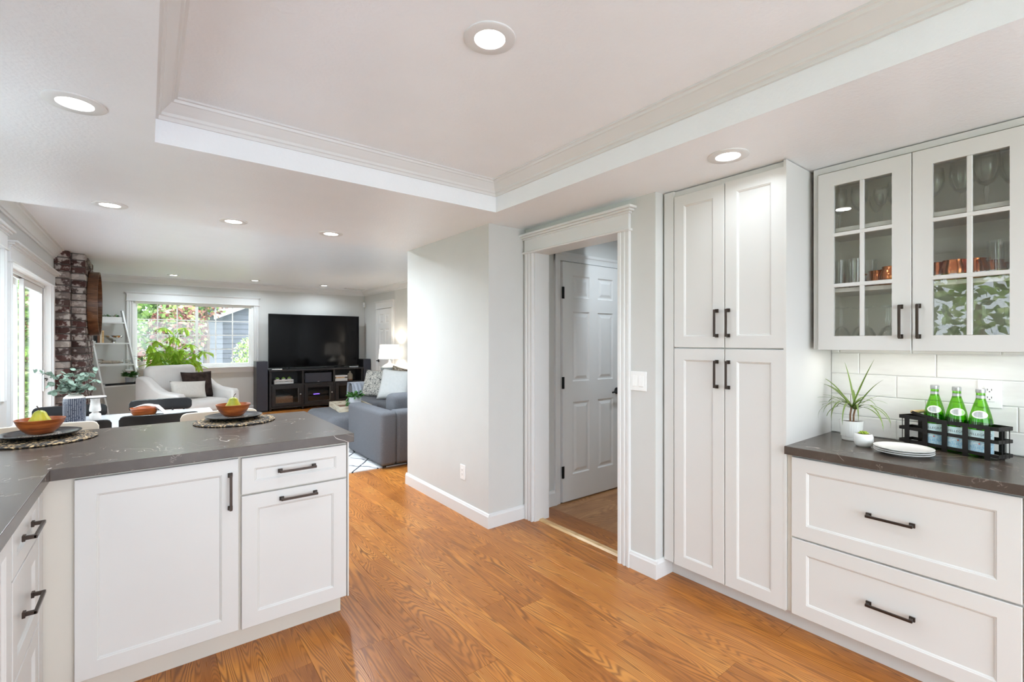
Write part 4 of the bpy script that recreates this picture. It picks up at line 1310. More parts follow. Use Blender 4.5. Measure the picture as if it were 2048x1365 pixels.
def blade(az, el, ln, droop, wd, base):
    pts = []
    p = Vector(base)
    e = el
    n = 10
    for i in range(n + 1):
        pts.append(p.copy())
        d = Vector((math.cos(az) * math.cos(e), math.sin(az) * math.cos(e), math.sin(e)))
        p = p + d * (ln / n)
        e -= droop / n * (0.4 + 1.2 * i / n)
    side = Vector((-math.sin(az), math.cos(az), 0))
    mb = MB()
    for i, q in enumerate(pts):
        u = i / n
        wv = wd * (0.55 + 0.9 * u if u < 0.4 else (0.91 * (1 - (u - 0.4) / 0.6) ** 0.8)) + 0.0003
        up = Vector((0, 0, 0.25 * wv))
        mb.v += [tuple(q - side * wv + up), tuple(q), tuple(q + side * wv + up)]
    for i in range(n):
        a = i * 3
        mb.f += [(a, a + 1, a + 4, a + 3), (a + 1, a + 2, a + 5, a + 4)]
    return mb
# azimuth in world: left in the picture is about +X+... use explicit table (az deg, elevation, length, droop)
tbl = [(52, 78, 0.17, 0.3), (232, 62, 0.20, 0.15), (238, 55, 0.16, 0.5), (60, 50, 0.21, 1.1), (55, 42, 0.19, 1.0), (66, 48, 0.20, 1.5), (75, 35, 0.17, 1.4), (48, 30, 0.18, 2.2), (80, 25, 0.18, 2.6),
       (232, 30, 0.17, 1.0), (228, 22, 0.18, 1.5), (240, 15, 0.16, 2.3), (222, 30, 0.2, 2.4), (250, 25, 0.17, 2.6), (150, 40, 0.15, 2.4), (185, 30, 0.17, 2.8), (200, 35, 0.16, 2.5), (170, 35, 0.17, 2.9), (120, 30, 0.15, 2.8),
       (110, 60, 0.13, 1.0), (300, 50, 0.13, 1.4), (340, 45, 0.12, 1.8), (20, 55, 0.13, 1.4), (100, 35, 0.17, 2.2), (40, 20, 0.17, 1.6), (225, 40, 0.15, 1.7), (60, 12, 0.16, 2.0), (90, 20, 0.16, 1.7)]
for i, (az, el, ln, dr) in enumerate(tbl):
    base = (0.006, 0.0, 0.16) if i % 2 else (0.016, -0.012, 0.15)
    part('leaf', blade(R(az), R(el), ln * 1.45, dr, 0.0052, base), 'leaf_dracaena', dp, smooth=60)
sp_ = T('succulent', 'tiny yellow green succulent in a round white pot beside the dracaena', 'plant', (2.662, 0.737, ZC), 0)
part('pot', MB().lathe([(0, 0), (0.026, 0), (0.034, 0.008), (0.0395, 0.025), (0.0385, 0.045), (0.034, 0.058), (0.031, 0.060), (0.029, 0.055), (0, 0.054)], 36, capb=False, capt=False), 'white_ceramic', sp_, smooth=50)
part('soil', MB().lathe([(0, 0.0555), (0.0295, 0.0555)], 20, capb=False, capt=False), 'soil', sp_)
def petal(az, el, ln, wd, base):
    d = Vector((math.cos(az) * math.cos(el), math.sin(az) * math.cos(el), math.sin(el)))
    b = Vector(base)
    return MB().tube([b, b + d * ln * 0.5, b + d * ln * 0.8, b + d * ln], [wd * 0.6, wd, wd * 0.7, wd * 0.08], 6)
for i in range(16):
    ring_ = i // 6
    part('leaf', petal(i * 1.05 + ring_ * 0.5, R(15 + 25 * ring_), 0.024 - 0.004 * ring_, 0.0042, (0.0, 0, 0.058)), 'leaf_succulent', sp_, smooth=60)
wp = MB().lathe([(0, 0), (0.066, 0), (0.07, 0.003), (0.086, 0.007), (0.104, 0.013), (0.105, 0.0155), (0.102, 0.016), (0.085, 0.010), (0.07, 0.006), (0, 0.0055)], 56, capb=False, capt=False).mesh('plate', 40)
for k, nm in enumerate(('bottom', 'middle', 'top')):
    tag(link('side_plate', wp, 'white_ceramic', None, (2.612, 0.578, ZC + 0.0005 + k * 0.0085), (0, 0, k)), 'round white side plate, %s of the stack of three on the right counter' % nm, 'plate', 'stacked white plates')

# bottle basket
bx_len, bx_w, bx_h = 0.375, 0.09, 0.1415
A = Vector((2.868, 0.651, ZC))
B_ = Vector((2.7356, 0.3002, ZC))
ux = (B_ - A).normalized()
ang = math.atan2(ux.y, ux.x)
bk = T('bottle_basket', 'black metal strap basket with wood handle holding green bottles', 'basket', A, ang)
# local: x along the front, y to the left of that = away from camera
def strap(x0, x1, y0, y1, z0, z1):
    return MB().box(x0, x1, y0, y1, z0, z1)
t_ = 0.002
for z0, z1 in ((0.1255, 0.1415), (0.0735, 0.088), (0.0145, 0.0287)):
    part('hoop', MB().box(0, bx_len, 0, t_, z0, z1).box(0, bx_len, bx_w - t_, bx_w, z0, z1).box(0, t_, t_, bx_w - t_, z0, z1).box(bx_len - t_, bx_len, t_, bx_w - t_, z0, z1), 'black_metal', bk)
for k in range(5):
    x = 0.035 + k * 0.076
    part('strap', MB().box(x - 0.01, x + 0.01, -t_, 0, 0.001, 0.1415), 'black_metal', bk)
    part('strap', MB().box(x - 0.01, x + 0.01, bx_w, bx_w + t_, 0.001, 0.1415), 'black_metal', bk)
for x in (0.0, bx_len):
    for y in (0.022, 0.045, 0.068):
        part('wire', MB().tube([(x, y, 0.13), (x, y, 0.012), (x + (0.02 if x == 0 else -0.02), y, 0.003)], 0.0015, 6), 'black_metal', bk)
for y in (0.022, 0.045, 0.068):
    part('wire', MB().tube([(0.02, y, 0.003), (bx_len - 0.02, y, 0.003)], 0.0015, 6), 'black_metal', bk)
for y in (-0.001, bx_w + 0.001):
    part('handle_strap', MB().prism([(0.20, 0.136), (0.06, 0.166), (0.05, 0.156), (0.20, 0.125)], 'y', y - 0.0012, y + 0.0012), 'black_metal', bk)
part('handle_grip', MB().tube([(0.057, 0.0, 0.161), (0.057, bx_w, 0.161)], 0.008, 12), 'tan_wood', bk, smooth=50)
# bottles
btp = [(0, 0), (0.034, 0), (0.039, 0.006), (0.040, 0.02), (0.040, 0.125), (0.0385, 0.148), (0.033, 0.178), (0.024, 0.212), (0.0165, 0.238), (0.0145, 0.25), (0.0145, 0.272), (0.0135, 0.28)]
bt_glass = MB().lathe(btp, 36, capb=False, capt=True).mesh('glass', 50)
bt_water = MB().lathe([(0, 0.004), (0.036, 0.006), (0.0372, 0.12), (0.036, 0.148), (0.0345, 0.16), (0, 0.16)], 28, capb=False, capt=False).mesh('water', 50)
bt_cap = MB().lathe([(0.0158, 0.268), (0.0165, 0.272), (0.0162, 0.284), (0.013, 0.287), (0, 0.287)], 28, capb=False, capt=False).mesh('cap', 40)
bt_foil = MB().lathe([(0.0155, 0.238), (0.0152, 0.25), (0.0152, 0.257)], 28, capb=False, capt=False).mesh('neck_band', 60)
def arc_patch(r, a0, a1, z0, z1, n=18):
    return MB().grid(lambda u, v_: (r * math.sin(a0 + (a1 - a0) * u), -r * math.cos(a0 + (a1 - a0) * u), z0 + (z1 - z0) * v_), n, 1)
lab_up = arc_patch(0.0404, R(-100), R(100), 0.064, 0.112).mesh('label', 60)
lab_lo = arc_patch(0.0404, R(-100), R(100), 0.014, 0.0635).mesh('label', 60)
def oval(size=1.0, lift=0.0009):
    mb = MB()
    def rr(z):
        for (r0, z0), (r1, z1) in zip(btp[:-1], btp[1:]):
            if z0 <= z <= z1:
                return r0 + (r1 - r0) * (z - z0) / max(1e-6, z1 - z0)
        return 0.03
    n = 28
    mb.v.append((0, -rr(0.178) - lift, 0.178))
    for k in (0.34, 0.67, 1.0):
        for i in range(n):
            a = 2 * math.pi * i / n
            z = 0.178 + 0.0165 * k * size * math.sin(a)
            th = 0.8 * k * size * math.cos(a)
            q = rr(z) + lift
            mb.v.append((q * math.sin(th), -q * math.cos(th), z))
    for i in range(n):
        j = (i + 1) % n
        mb.f.append((0, 1 + i, 1 + j))
        for k in (0, 1):
            mb.f.append((1 + k * n + i, 1 + (k + 1) * n + i, 1 + (k + 1) * n + j, 1 + k * n + j))
    return mb
lab_ov = oval().mesh('neck_label', 60)
lab_ovi = oval(0.74, 0.0014).mesh('neck_emblem', 60)
def text_mesh(body, size, r, zc, name, spacing=1.0):
    cu = bpy.data.curves.new(name, 'FONT')
    cu.body = body
    cu.size = size
    cu.align_x = 'CENTER'
    cu.align_y = 'CENTER'
    cu.space_character = spacing
    o = bpy.data.objects.new(name, cu)
    C.objects.link(o)
    bpy.context.view_layer.update()
    dg = bpy.context.evaluated_depsgraph_get()
    me = bpy.data.meshes.new_from_object(o.evaluated_get(dg))
    bpy.data.objects.remove(o)
    for v_ in me.vertices:
        x, y = v_.co.x, v_.co.y
        th = x / r
        v_.co = Vector((r * math.sin(th), -r * math.cos(th), zc + y))
    me.name = name
    me.materials.clear()
    return me
txt1 = text_mesh('S.PELLEGRINO', 0.0135, 0.0407, 0.0935, 'lettering', 1.05)
txt2 = text_mesh('S.PELLEGRINO', 0.0140, 0.0407, 0.038, 'lettering', 1.0)
txt3 = arc_patch(0.0407, R(-62), R(62), 0.0775, 0.0787).mesh('printed_line')
star = MB()
star.v.append((0, -0.0409, 0.0555))
for i in range(10):
    q = 0.0042 if i % 2 == 0 else 0.002
    star.v.append((q * math.sin(i * math.pi / 5), -0.0409, 0.0555 + q * math.cos(i * math.pi / 5)))
for i in range(10):
    star.f.append((0, 1 + i, 1 + (i + 1) % 10))
star_me = star.mesh('red_star')
def bottle(lx, ly, label, turn):
    p = A + ux * lx + Vector((-ux.y, ux.x, 0)) * ly
    # label faces the camera, more or less
    face = math.atan2(-p.y, -p.x) + math.pi / 2 + turn
    t = T('water_bottle', label, 'bottle', (p.x, p.y, ZC + 0.006), face, 'green water bottles')
    link('glass', bt_glass, 'bottle_glass', t)
    link('water', bt_water, 'bottle_glass', t)
    link('cap', bt_cap, 'aluminium', t)
    link('neck_band', bt_foil, 'aluminium', t)
    a = link('label', lab_up, 'bottle_label', t)
    b = link('label', lab_lo, 'bottle_label_low', t)
    n_ = link('neck_label', lab_ov, 'white_plastic', t)
    link('emblem', lab_ovi, 'aluminium', n_)
    link('lettering', txt1, 'dark_print', a)
    link('printed_line', txt3, 'blue_print', a)
    link('lettering', txt2, 'blue_print', b)
    link('red_star', star_me, 'red_print', b)
bottle(0.122, 0.045, 'green glass water bottle with blue label, leftmost in the black basket', R(-4))
bottle(0.207, 0.0445, 'green glass water bottle with blue label, middle one in the black basket', R(6))
bottle(0.292, 0.045, 'green glass water bottle with blue label, rightmost in the black basket', R(-6))

# ------------------------------------------------------------------ living room: rug, sofa, ottoman
tag(part('rug', MB().box(0.9, 3.7, 4.88, 8.0, 0.0005, 0.012), 'rug_wool', None), 'white rug with thin dark diamond lines under the grey sofa', 'rug')
so = T('sectional_sofa', 'charcoal grey fabric sectional sofa facing the television', 'sofa', (0, 0, 0.012), 0)
rpart('arm', 1.96, 2.15, 4.80, 5.86, 0.02, 0.60, 0.045, 'sofa_fabric', so)
rpart('back_panel', 2.135, 3.80, 4.80, 5.02, 0.02, 0.60, 0.045, 'sofa_fabric', so)
rpart('seat_base', 2.15, 3.78, 5.0, 5.84, 0.05, 0.26, 0.03, 'sofa_fabric', so)
rpart('seat_cushion', 2.16, 2.96, 5.06, 5.88, 0.26, 0.45, 0.06, 'sofa_fabric', so)
rpart('back_cushion', 2.19, 2.96, 5.02, 5.27, 0.45, 0.755, 0.07, 'sofa_fabric', so)
rpart('back_cushion', 2.97, 3.60, 5.02, 5.27, 0.45, 0.755, 0.07, 'sofa_fabric', so)
rpart('seat_base', 2.74, 3.62, 5.84, 7.90, 0.05, 0.26, 0.03, 'sofa_fabric', so)
rpart('seat_cushion', 2.72, 3.50, 5.90, 6.86, 0.26, 0.45, 0.06, 'sofa_fabric', so)
rpart('seat_cushion', 2.72, 3.50, 6.88, 7.86, 0.26, 0.45, 0.06, 'sofa_fabric', so)
rpart('back_panel', 3.55, 3.80, 5.02, 8.06, 0.05, 0.72, 0.05, 'sofa_fabric', so)
rpart('back_cushion', 3.36, 3.58, 5.95, 6.88, 0.45, 0.80, 0.08, 'sofa_fabric', so)
rpart('back_cushion', 3.36, 3.58, 6.90, 7.86, 0.45, 0.80, 0.08, 'sofa_fabric', so)
rpart('arm', 2.70, 3.62, 7.86, 8.06, 0.05, 0.63, 0.045, 'sofa_fabric', so)
for x, y in ((2.02, 4.86), (2.02, 5.78), (3.7, 4.88), (2.8, 7.93), (3.6, 7.93)):
    part('foot', MB().lathe([(0.02, 0), (0.025, 0.055)], 12, x, y, 0), 'black_metal', so)
ot = T('ottoman', 'grey fabric ottoman with rounded edges carrying a wooden tray', 'ottoman', (0, 0, 0.012), 0)
rpart('cushion', 1.74, 2.62, 5.92, 6.98, 0.06, 0.425, 0.10, 'sofa_fabric', ot, 6)
part('seam', MB().box(1.7385, 1.742, 6.44, 6.446, 0.12, 0.34), 'slot_dark', ot)
for x, y in ((1.86, 6.04), (2.5, 6.04), (1.86, 6.86), (2.5, 6.86)):
    part('foot', MB().lathe([(0.02, 0), (0.025, 0.07)], 12, x, y, 0), 'black_metal', ot)
ZO = 0.438
tr = T('wooden_tray', 'rustic whitewashed wooden tray on the grey ottoman', 'tray', (2.23, 6.56, ZO), R(-6))
part('base', MB().box(-0.2, 0.2, -0.32, 0.32, 0, 0.012), 'brown_box', tr)
for nm, b in (('side_board', (-0.215, -0.2, -0.335, 0.335, 0, 0.072)), ('side_board', (0.2, 0.215, -0.335, 0.335, 0, 0.072)), ('end_board', (-0.2, 0.2, -0.335, -0.32, 0, 0.072)), ('end_board', (-0.2, 0.2, 0.32, 0.335, 0, 0.072))):
    part(nm, MB().box(*b), 'crate_wood', tr)
pl_ = T('potted_plant', 'trailing green plant in a pale grey pot on the wooden tray', 'plant', (2.30, 6.58, ZO + 0.0125), 0)
part('pot', MB().lathe([(0, 0), (0.075, 0), (0.085, 0.01), (0.088, 0.14), (0.082, 0.14), (0.08, 0.12), (0, 0.12)], 36, capb=False, capt=False), 'concrete_pot', pl_, smooth=40)
leaf_sm = MB().grid(lambda u, v_: (0.014 * (2 * u - 1) * math.sin(math.pi * (0.08 + 0.9 * v_)), 0.05 * v_, 0.006 * math.sin(v_ * 3) - 0.003 * (2 * u - 1) ** 2), 2, 4).mesh('leaf', 60)
rnd = random.Random(5)
for i in range(70):
    a = rnd.uniform(0, 6.28)
    r_ = 0.085 * math.sqrt(rnd.random())
    link('leaf', leaf_sm, 'leaf_dark', pl_, (r_ * math.cos(a), r_ * math.sin(a), 0.13 + 0.06 * rnd.random()), (rnd.uniform(-0.4, 1.0), rnd.uniform(-0.6, 0.6), a - math.pi / 2 + rnd.uniform(-0.7, 0.7)), (1.2, 1.2, 1.2))
for i in range(26):
    a = math.pi + rnd.uniform(-0.5, 0.7)
    link('leaf', leaf_sm, 'leaf_dark', pl_, (0.094 * math.cos(a), 0.094 * math.sin(a), 0.02 + 0.115 * rnd.random()), (rnd.uniform(-1.5, -0.6), 0, a - math.pi / 2 + rnd.uniform(-0.6, 0.6)))
# cushions on the sofa
pm1 = pillow_mesh('cushion', 0.50, 0.50, 0.17)
def cushion(x, y, z, tilt, rz, mat, label, s_=1.0, roll=0):
    me = pm1.copy()
    o = link('cushion', me, mat, None, (x, y, z), None, (s_, s_, s_))
    o.rotation_euler = (Matrix.Rotation(rz, 3, 'Z') @ Matrix.Rotation(tilt, 3, 'X') @ Matrix.Rotation(roll, 3, 'Y')).to_euler()
    return tag(o, label, 'cushion', 'sofa cushions')
cushion(3.08, 6.98, 0.685, R(-20), R(-38), 'pillow_white', 'plain pale grey square cushion in front on the sofa', 1.0, R(6))
cushion(2.98, 7.55, 0.675, R(-16), R(-62), 'cushion_pattern', 'grey cushion with dark line pattern near the throw', 0.92)
cushion(3.30, 7.32, 0.72, R(-20), R(-60), 'cushion_brown', 'brown mottled cushion behind the pale grey one', 0.9, R(10))
th_ = MB()
def thf(u, v_):
    # drape over the far arm: u across the arm, v along x
    x = 2.69 + 0.44 * v_
    prof_ = [(7.78, 0.30), (7.80, 0.47), (7.825, 0.60), (7.86, 0.668), (7.96, 0.672), (8.06, 0.668), (8.085, 0.58), (8.09, 0.45)]
    f_ = u * (len(prof_) - 1)
    i = min(int(f_), len(prof_) - 2)
    k = f_ - i
    y = prof_[i][0] * (1 - k) + prof_[i + 1][0] * k
    z = prof_[i][1] * (1 - k) + prof_[i + 1][1] * k
    wv = 0.016 * math.sin(v_ * 22 + u * 3) * (1.0 if u < 0.4 else 0.4)
    return (x + 0.05 * (0.4 - u) * math.sin(v_ * 5), y - abs(wv) - 0.006, z + 0.3 * abs(wv) + 0.004)
th_.grid(thf, 26, 40)
tag(part('throw_blanket', th_, 'throw_grey', None, smooth=80, solid=0.006), 'pale blue grey throw draped over the far sofa arm', 'blanket')

# ------------------------------------------------------------------ lamp and side table
stb = T('side_table', 'small dark side table behind the sofa carrying the lamp', 'table', (3.66, 8.55, 0), 0)
part('table_top', MB().lathe([(0.2, 0.62), (0.205, 0.63), (0.2, 0.642)], 32), 'stand_wood', stb)
part('pillar', MB().lathe([(0.03, 0.02), (0.03, 0.62)], 16), 'stand_wood', stb)
part('foot', MB().lathe([(0.15, 0.0), (0.15, 0.02)], 24), 'stand_wood', stb)
lp = T('table_lamp', 'lit table lamp with white drum shade and ribbed grey ceramic base', 'lamp', (3.66, 8.55, 0.643), 0)
rp = [(0, 0), (0.06, 0), (0.07, 0.012)]
for i in range(19):
    u = i / 18
    r_ = 0.07 + 0.088 * math.sin(min(u * 1.25, 1.0) * math.pi / 2) - (0.10 * max(0, u - 0.8) / 0.2 if u > 0.8 else 0)
    rp.append((r_ + (0.004 if i % 2 else -0.003), 0.015 + u * 0.28))
rp += [(0.03, 0.31), (0.02, 0.33), (0.02, 0.36), (0, 0.36)]
part('base', MB().lathe(rp, 36, capb=False, capt=False), 'lamp_ceramic', lp, smooth=60)
part('neck', MB().lathe([(0.008, 0.36), (0.008, 0.62), (0.014, 0.64), (0, 0.66)], 12, capb=False, capt=False), 'aluminium', lp, smooth=40)
part('lamp_shade', MB().lathe([(0.205, 0.392), (0.178, 0.66), (0.175, 0.66), (0.202, 0.392)], 40, capb=False, capt=False), 'lamp_shade', lp, smooth=40)
lb_ = bpy.data.lights.new('lamp_bulb', 'POINT')
lb_.energy = 9
lb_.color = (1, 0.9, 0.78)
lb_.shadow_soft_size = 0.04
lbo = bpy.data.objects.new('lamp_bulb', lb_)
C.objects.link(lbo)
lbo.parent = lp
lbo.location = (0, 0, 0.53)

# ------------------------------------------------------------------ television wall
tv = T('television', 'large black flat screen television on the black media stand', 'television', (2.795, 10.30, 0.833), 0)
part('housing', MB().box(-0.904, 0.904, 0.0, 0.045, 0.0, 1.085), 'tv_plastic', tv, bevel=0.004)
part('screen', MB().box(-0.893, 0.893, -0.003, 0.0, 0.014, 1.074), 'tv_glass', tv)
for x in (-0.55, 0.55):
    part('foot', MB().box(x - 0.15, x + 0.15, -0.09, 0.12, -0.021, -0.012).box(x - 0.03, x + 0.03, 0.0, 0.04, -0.012, 0.002), 'tv_plastic', tv)
st = T('media_stand', 'black wooden media stand with glass doors below the television', 'media stand', (1.865, 10.08, 0), 0)
SW, SD, SHT = 1.842, 0.39, 0.81
part('top_board', MB().box(-0.01, SW + 0.01, -0.015, SD, 0.775, SHT), 'stand_wood', st, bevel=0.004)
part('bottom_board', MB().box(0, SW, 0, SD, 0.055, 0.085), 'stand_wood', st)
part('back_board', MB().box(0, SW, SD - 0.015, SD, 0.085, 0.775), 'stand_wood', st)
for x in (0.0, 0.595, 1.21, SW - 0.04):
    part('upright', MB().box(x, x + 0.04, 0, SD - 0.015, 0.085, 0.775), 'stand_wood', st, bevel=0.003)
for x0, x1 in ((0.04, 0.595), (0.635, 1.21), (1.25, SW - 0.04)):
    part('shelf', MB().box(x0, x1, 0.005, SD - 0.015, 0.50, 0.525), 'stand_wood', st)
    d_ = part('door', MB().box(x0 + 0.004, x0 + 0.07, -0.012, 0.006, 0.09, 0.497).box(x1 - 0.07, x1 - 0.004, -0.012, 0.006, 0.09, 0.497).box(x0 + 0.07, x1 - 0.07, -0.012, 0.006, 0.43, 0.497).box(x0 + 0.07, x1 - 0.07, -0.012, 0.006, 0.09, 0.155), 'stand_wood', st, bevel=0.003)
    part('pane', MB().box(x0 + 0.07, x1 - 0.07, -0.002, 0.001, 0.155, 0.43), 'cabinet_glass', d_)
    part('bead', MB().box(x1 - 0.074, x1 - 0.070, -0.013, -0.004, 0.15, 0.435), 'aluminium', d_)
    part('knob', MB().lathe([(0.006, 0), (0.006, 0.01), (0.014, 0.016), (0.014, 0.022), (0, 0.025)], 14, capb=False, capt=False).xf(Matrix.Translation((x1 - 0.035, -0.012, 0.31)) @ Matrix.Rotation(R(90), 4, 'X')), 'aluminium', d_, smooth=40)
for x in (0.02, 0.615, 1.23, SW - 0.02):
    for y in (0.03, SD - 0.05):
        part('foot', MB().lathe([(0.022, 0), (0.028, 0.055)], 12, x, y, 0), 'stand_wood', st)
ZM = 0.526
def sw_(x, y, z=0.0):
    return (1.865 + x, 10.08 + y, z)
cc = T('center_speaker', 'long black centre speaker in the middle bay of the media stand', 'speaker', sw_(0.655, 0.03, ZM), 0)
part('cabinet', MB().box(0, 0.535, 0.01, 0.3, 0, 0.20), 'tv_plastic', cc, bevel=0.004)
part('grille', MB().box(0.008, 0.527, 0, 0.01, 0.008, 0.192), 'speaker_cloth', cc)
part('badge', MB().box(0.25, 0.285, -0.002, 0, 0.012, 0.02), 'aluminium', cc)
# planter crate with three succulents
cp_ = T('planter_crate', 'small white slatted crate on the left shelf of the media stand', 'planter', sw_(0.10, 0.06, ZM), 0)
part('front_slat', MB().box(0, 0.35, 0, 0.01, 0.0, 0.04), 'trim_paint', cp_)
part('front_slat', MB().box(0, 0.35, 0, 0.01, 0.052, 0.08), 'trim_paint', cp_)
part('back_slat', MB().box(0, 0.35, 0.10, 0.11, 0.0, 0.08), 'trim_paint', cp_)
for x in (0, 0.118, 0.226, 0.34):
    part('end_block', MB().box(x, x + 0.01, 0.0105, 0.0995, 0, 0.08), 'trim_paint', cp_)
part('base', MB().box(0.011, 0.339, 0.011, 0.099, 0, 0.008), 'slot_dark', cp_)
spot_n = ('left', 'middle', 'right')
for k in range(3):
    t = T('succulent', 'tiny green succulent in a white cup, %s of three in the slatted crate' % spot_n[k], 'plant', sw_(0.10 + 0.064 + k * 0.109, 0.115, ZM + 0.009), 0, 'crate succulents')
    part('pot', MB().lathe([(0, 0), (0.032, 0), (0.042, 0.09), (0.038, 0.09), (0, 0.08)], 18, capb=False, capt=False), 'white_ceramic', t, smooth=40)
    lv = MB()
    for i in range(14):
        pt = petal(i * 2.4, R(15 + 5 * i), 0.042, 0.007, (0, 0, 0.085))
        lv.add(pt.v, pt.f)
    lv = part('leaves', lv, 'leaf_herb', t, smooth=60)
    lv['kind'] = 'stuff'
# right bay: books and bottle
for k, (z, nm) in enumerate(((0.0, 'lower'), (0.085, 'upper'))):
    t = T('book', 'white covered book, %s one of the pair on the right shelf of the media stand' % nm, 'book', sw_(1.262, 0.05, ZM + z + 0.0), 0, 'books on the media stand')
    part('cover', MB().box(0, 0.26, 0, 0.2, 0, 0.06 if k == 0 else 0.036), 'trim_paint', t)
wb = T('wooden_block', 'carved tan wooden block between the two white books', 'ornament', sw_(1.28, 0.06, ZM + 0.0605), 0)
part('block', MB().box(0, 0.19, 0, 0.15, 0, 0.024), 'tan_wood', wb, bevel=0.003)
sb_ = T('stone_bottle', 'grey beige stoneware bottle with brown foot on the media stand', 'bottle', sw_(1.60, 0.12, ZM), 0)
part('body', MB().lathe([(0, 0.03), (0.056, 0.03), (0.058, 0.10), (0.05, 0.14), (0.022, 0.165), (0.017, 0.18), (0.02, 0.20), (0, 0.20)], 32, capb=False, capt=False), 'stone_bottle', sb_, smooth=50)
part('foot_band', MB().lathe([(0, 0), (0.054, 0), (0.056, 0.03), (0, 0.03)], 32, capb=False, capt=False), 'brown_box', sb_, smooth=40)
wk = T('wicker_box', 'brown wicker box behind the left glass door of the media stand', 'basket', sw_(0.10, 0.06, 0.086), 0)
part('body', MB().box(0, 0.34, 0, 0.26, 0, 0.19), 'wicker', wk, bevel=0.006)
av = T('media_receiver', 'black receiver with blue display behind the middle glass door', 'electronics', sw_(0.69, 0.06, 0.086), 0)
part('case', MB().box(0, 0.45, 0, 0.28, 0.0, 0.26), 'tv_plastic', av, bevel=0.003)
part('display', MB().box(0.14, 0.26, -0.002, 0, 0.19, 0.205), 'blue_led', av)
def remote(x, y, rz, label, mat='white_plastic'):
    t = T('remote_control', label, 'remote', sw_(x, y, SHT + 0.001), rz, 'remotes')
    part('shell', MB().box(-0.025, 0.025, -0.09, 0.09, 0, 0.018), mat, t, bevel=0.004)
    for k in range(3):
        part('button', MB().box(-0.012, 0.012, -0.05 + k * 0.04, -0.03 + k * 0.04, 0.018, 0.0205), 'slot_dark', t)
remote(0.14, 0.02, R(80), 'white game controller at the left end of the media stand top')
remote(1.66, 0.05, R(75), 'silver remote at the right end of the media stand top', 'aluminium')
def tower(x0, x1, y0, y1, label):
    t = T('tower_speaker', label, 'speaker', ((x0 + x1) / 2, y0, 0), 0, 'tower speakers')
    wd = x1 - x0
    part('cabinet', MB().box(-wd / 2, wd / 2, 0.015, y1 - y0, 0.02, 0.98), 'tv_plastic', t, bevel=0.004)
    part('grille', MB().box(-wd / 2 + 0.003, wd / 2 - 0.003, 0, 0.015, 0.03, 0.977), 'speaker_cloth', t, bevel=0.003)
    part('plinth', MB().box(-wd / 2 - 0.005, wd / 2 + 0.005, 0.0, y1 - y0, 0, 0.02), 'tv_plastic', t)
tower(1.645, 1.842, 10.08, 10.40, 'dark grey tower speaker left of the television under the window edge')
tower(3.725, 3.89, 10.10, 10.40, 'dark grey tower speaker right of the television in the corner')

# ------------------------------------------------------------------ armchair
ac = T('armchair', 'white slipcovered armchair in front of the window', 'armchair', (0.49, 8.58, 0), R(33))
# local: faces -y
rpart('seat_base', -0.36, 0.36, -0.40, 0.38, 0.04, 0.33, 0.04, 'slipcover', ac)
rpart('seat_cushion', -0.335, 0.335, -0.46, 0.26, 0.33, 0.51, 0.07, 'slipcover', ac, 5)
def backf(mb):
    n = 10
    poly = []
    for i in range(n + 1):
        a = math.pi * i / n
    return mb
bkm = rbox_mesh('backrest', 0.74, 0.20, 0.78, 0.09, 5)
link('backrest', bkm, 'slipcover', ac, (0, 0.34, 0.62), (R(-10), 0, 0))
for sx in (-1, 1):
    pts = [(0.42, 0.04), (-0.46, 0.04), (-0.46, 0.60), (-0.42, 0.632), (-0.30, 0.64), (-0.12, 0.66), (0.02, 0.71), (0.14, 0.79), (0.24, 0.85), (0.34, 0.865), (0.42, 0.85)]
    part('arm', MB().prism(pts, 'x', min(sx * 0.36, sx * 0.49), max(sx * 0.36, sx * 0.49)), 'slipcover', ac, smooth=50, bevel=0.035).modifiers['bevel'].segments = 4
part('skirt', MB().box(-0.488, 0.488, -0.455, 0.41, 0.0, 0.05), 'slipcover', ac)
def place_on(root, lx, ly, z):
    a = root.rotation_euler[2]
    return (root.location[0] + lx * math.cos(a) - ly * math.sin(a), root.location[1] + lx * math.sin(a) + ly * math.cos(a), z)
lum = pillow_mesh('cushion', 0.50, 0.27, 0.15)
o = link('cushion', lum, 'linen', None, place_on(ac, -0.03, -0.04, 0.645))
o.rotation_euler = (Matrix.Rotation(R(24), 3, 'Z') @ Matrix.Rotation(R(-16), 3, 'X') @ Matrix.Rotation(R(4), 3, 'Y')).to_euler()
tag(o, 'cream rectangular lumbar cushion on the white armchair', 'cushion')
furm = pillow_mesh('cushion', 0.42, 0.42, 0.16)
o = link('cushion', furm, 'fur', None, place_on(ac, 0.20, 0.08, 0.70))
o.rotation_euler = (Matrix.Rotation(R(14), 3, 'Z') @ Matrix.Rotation(R(-18), 3, 'X')).to_euler()
tag(o, 'dark brown fur cushion behind the cream one on the armchair', 'cushion')

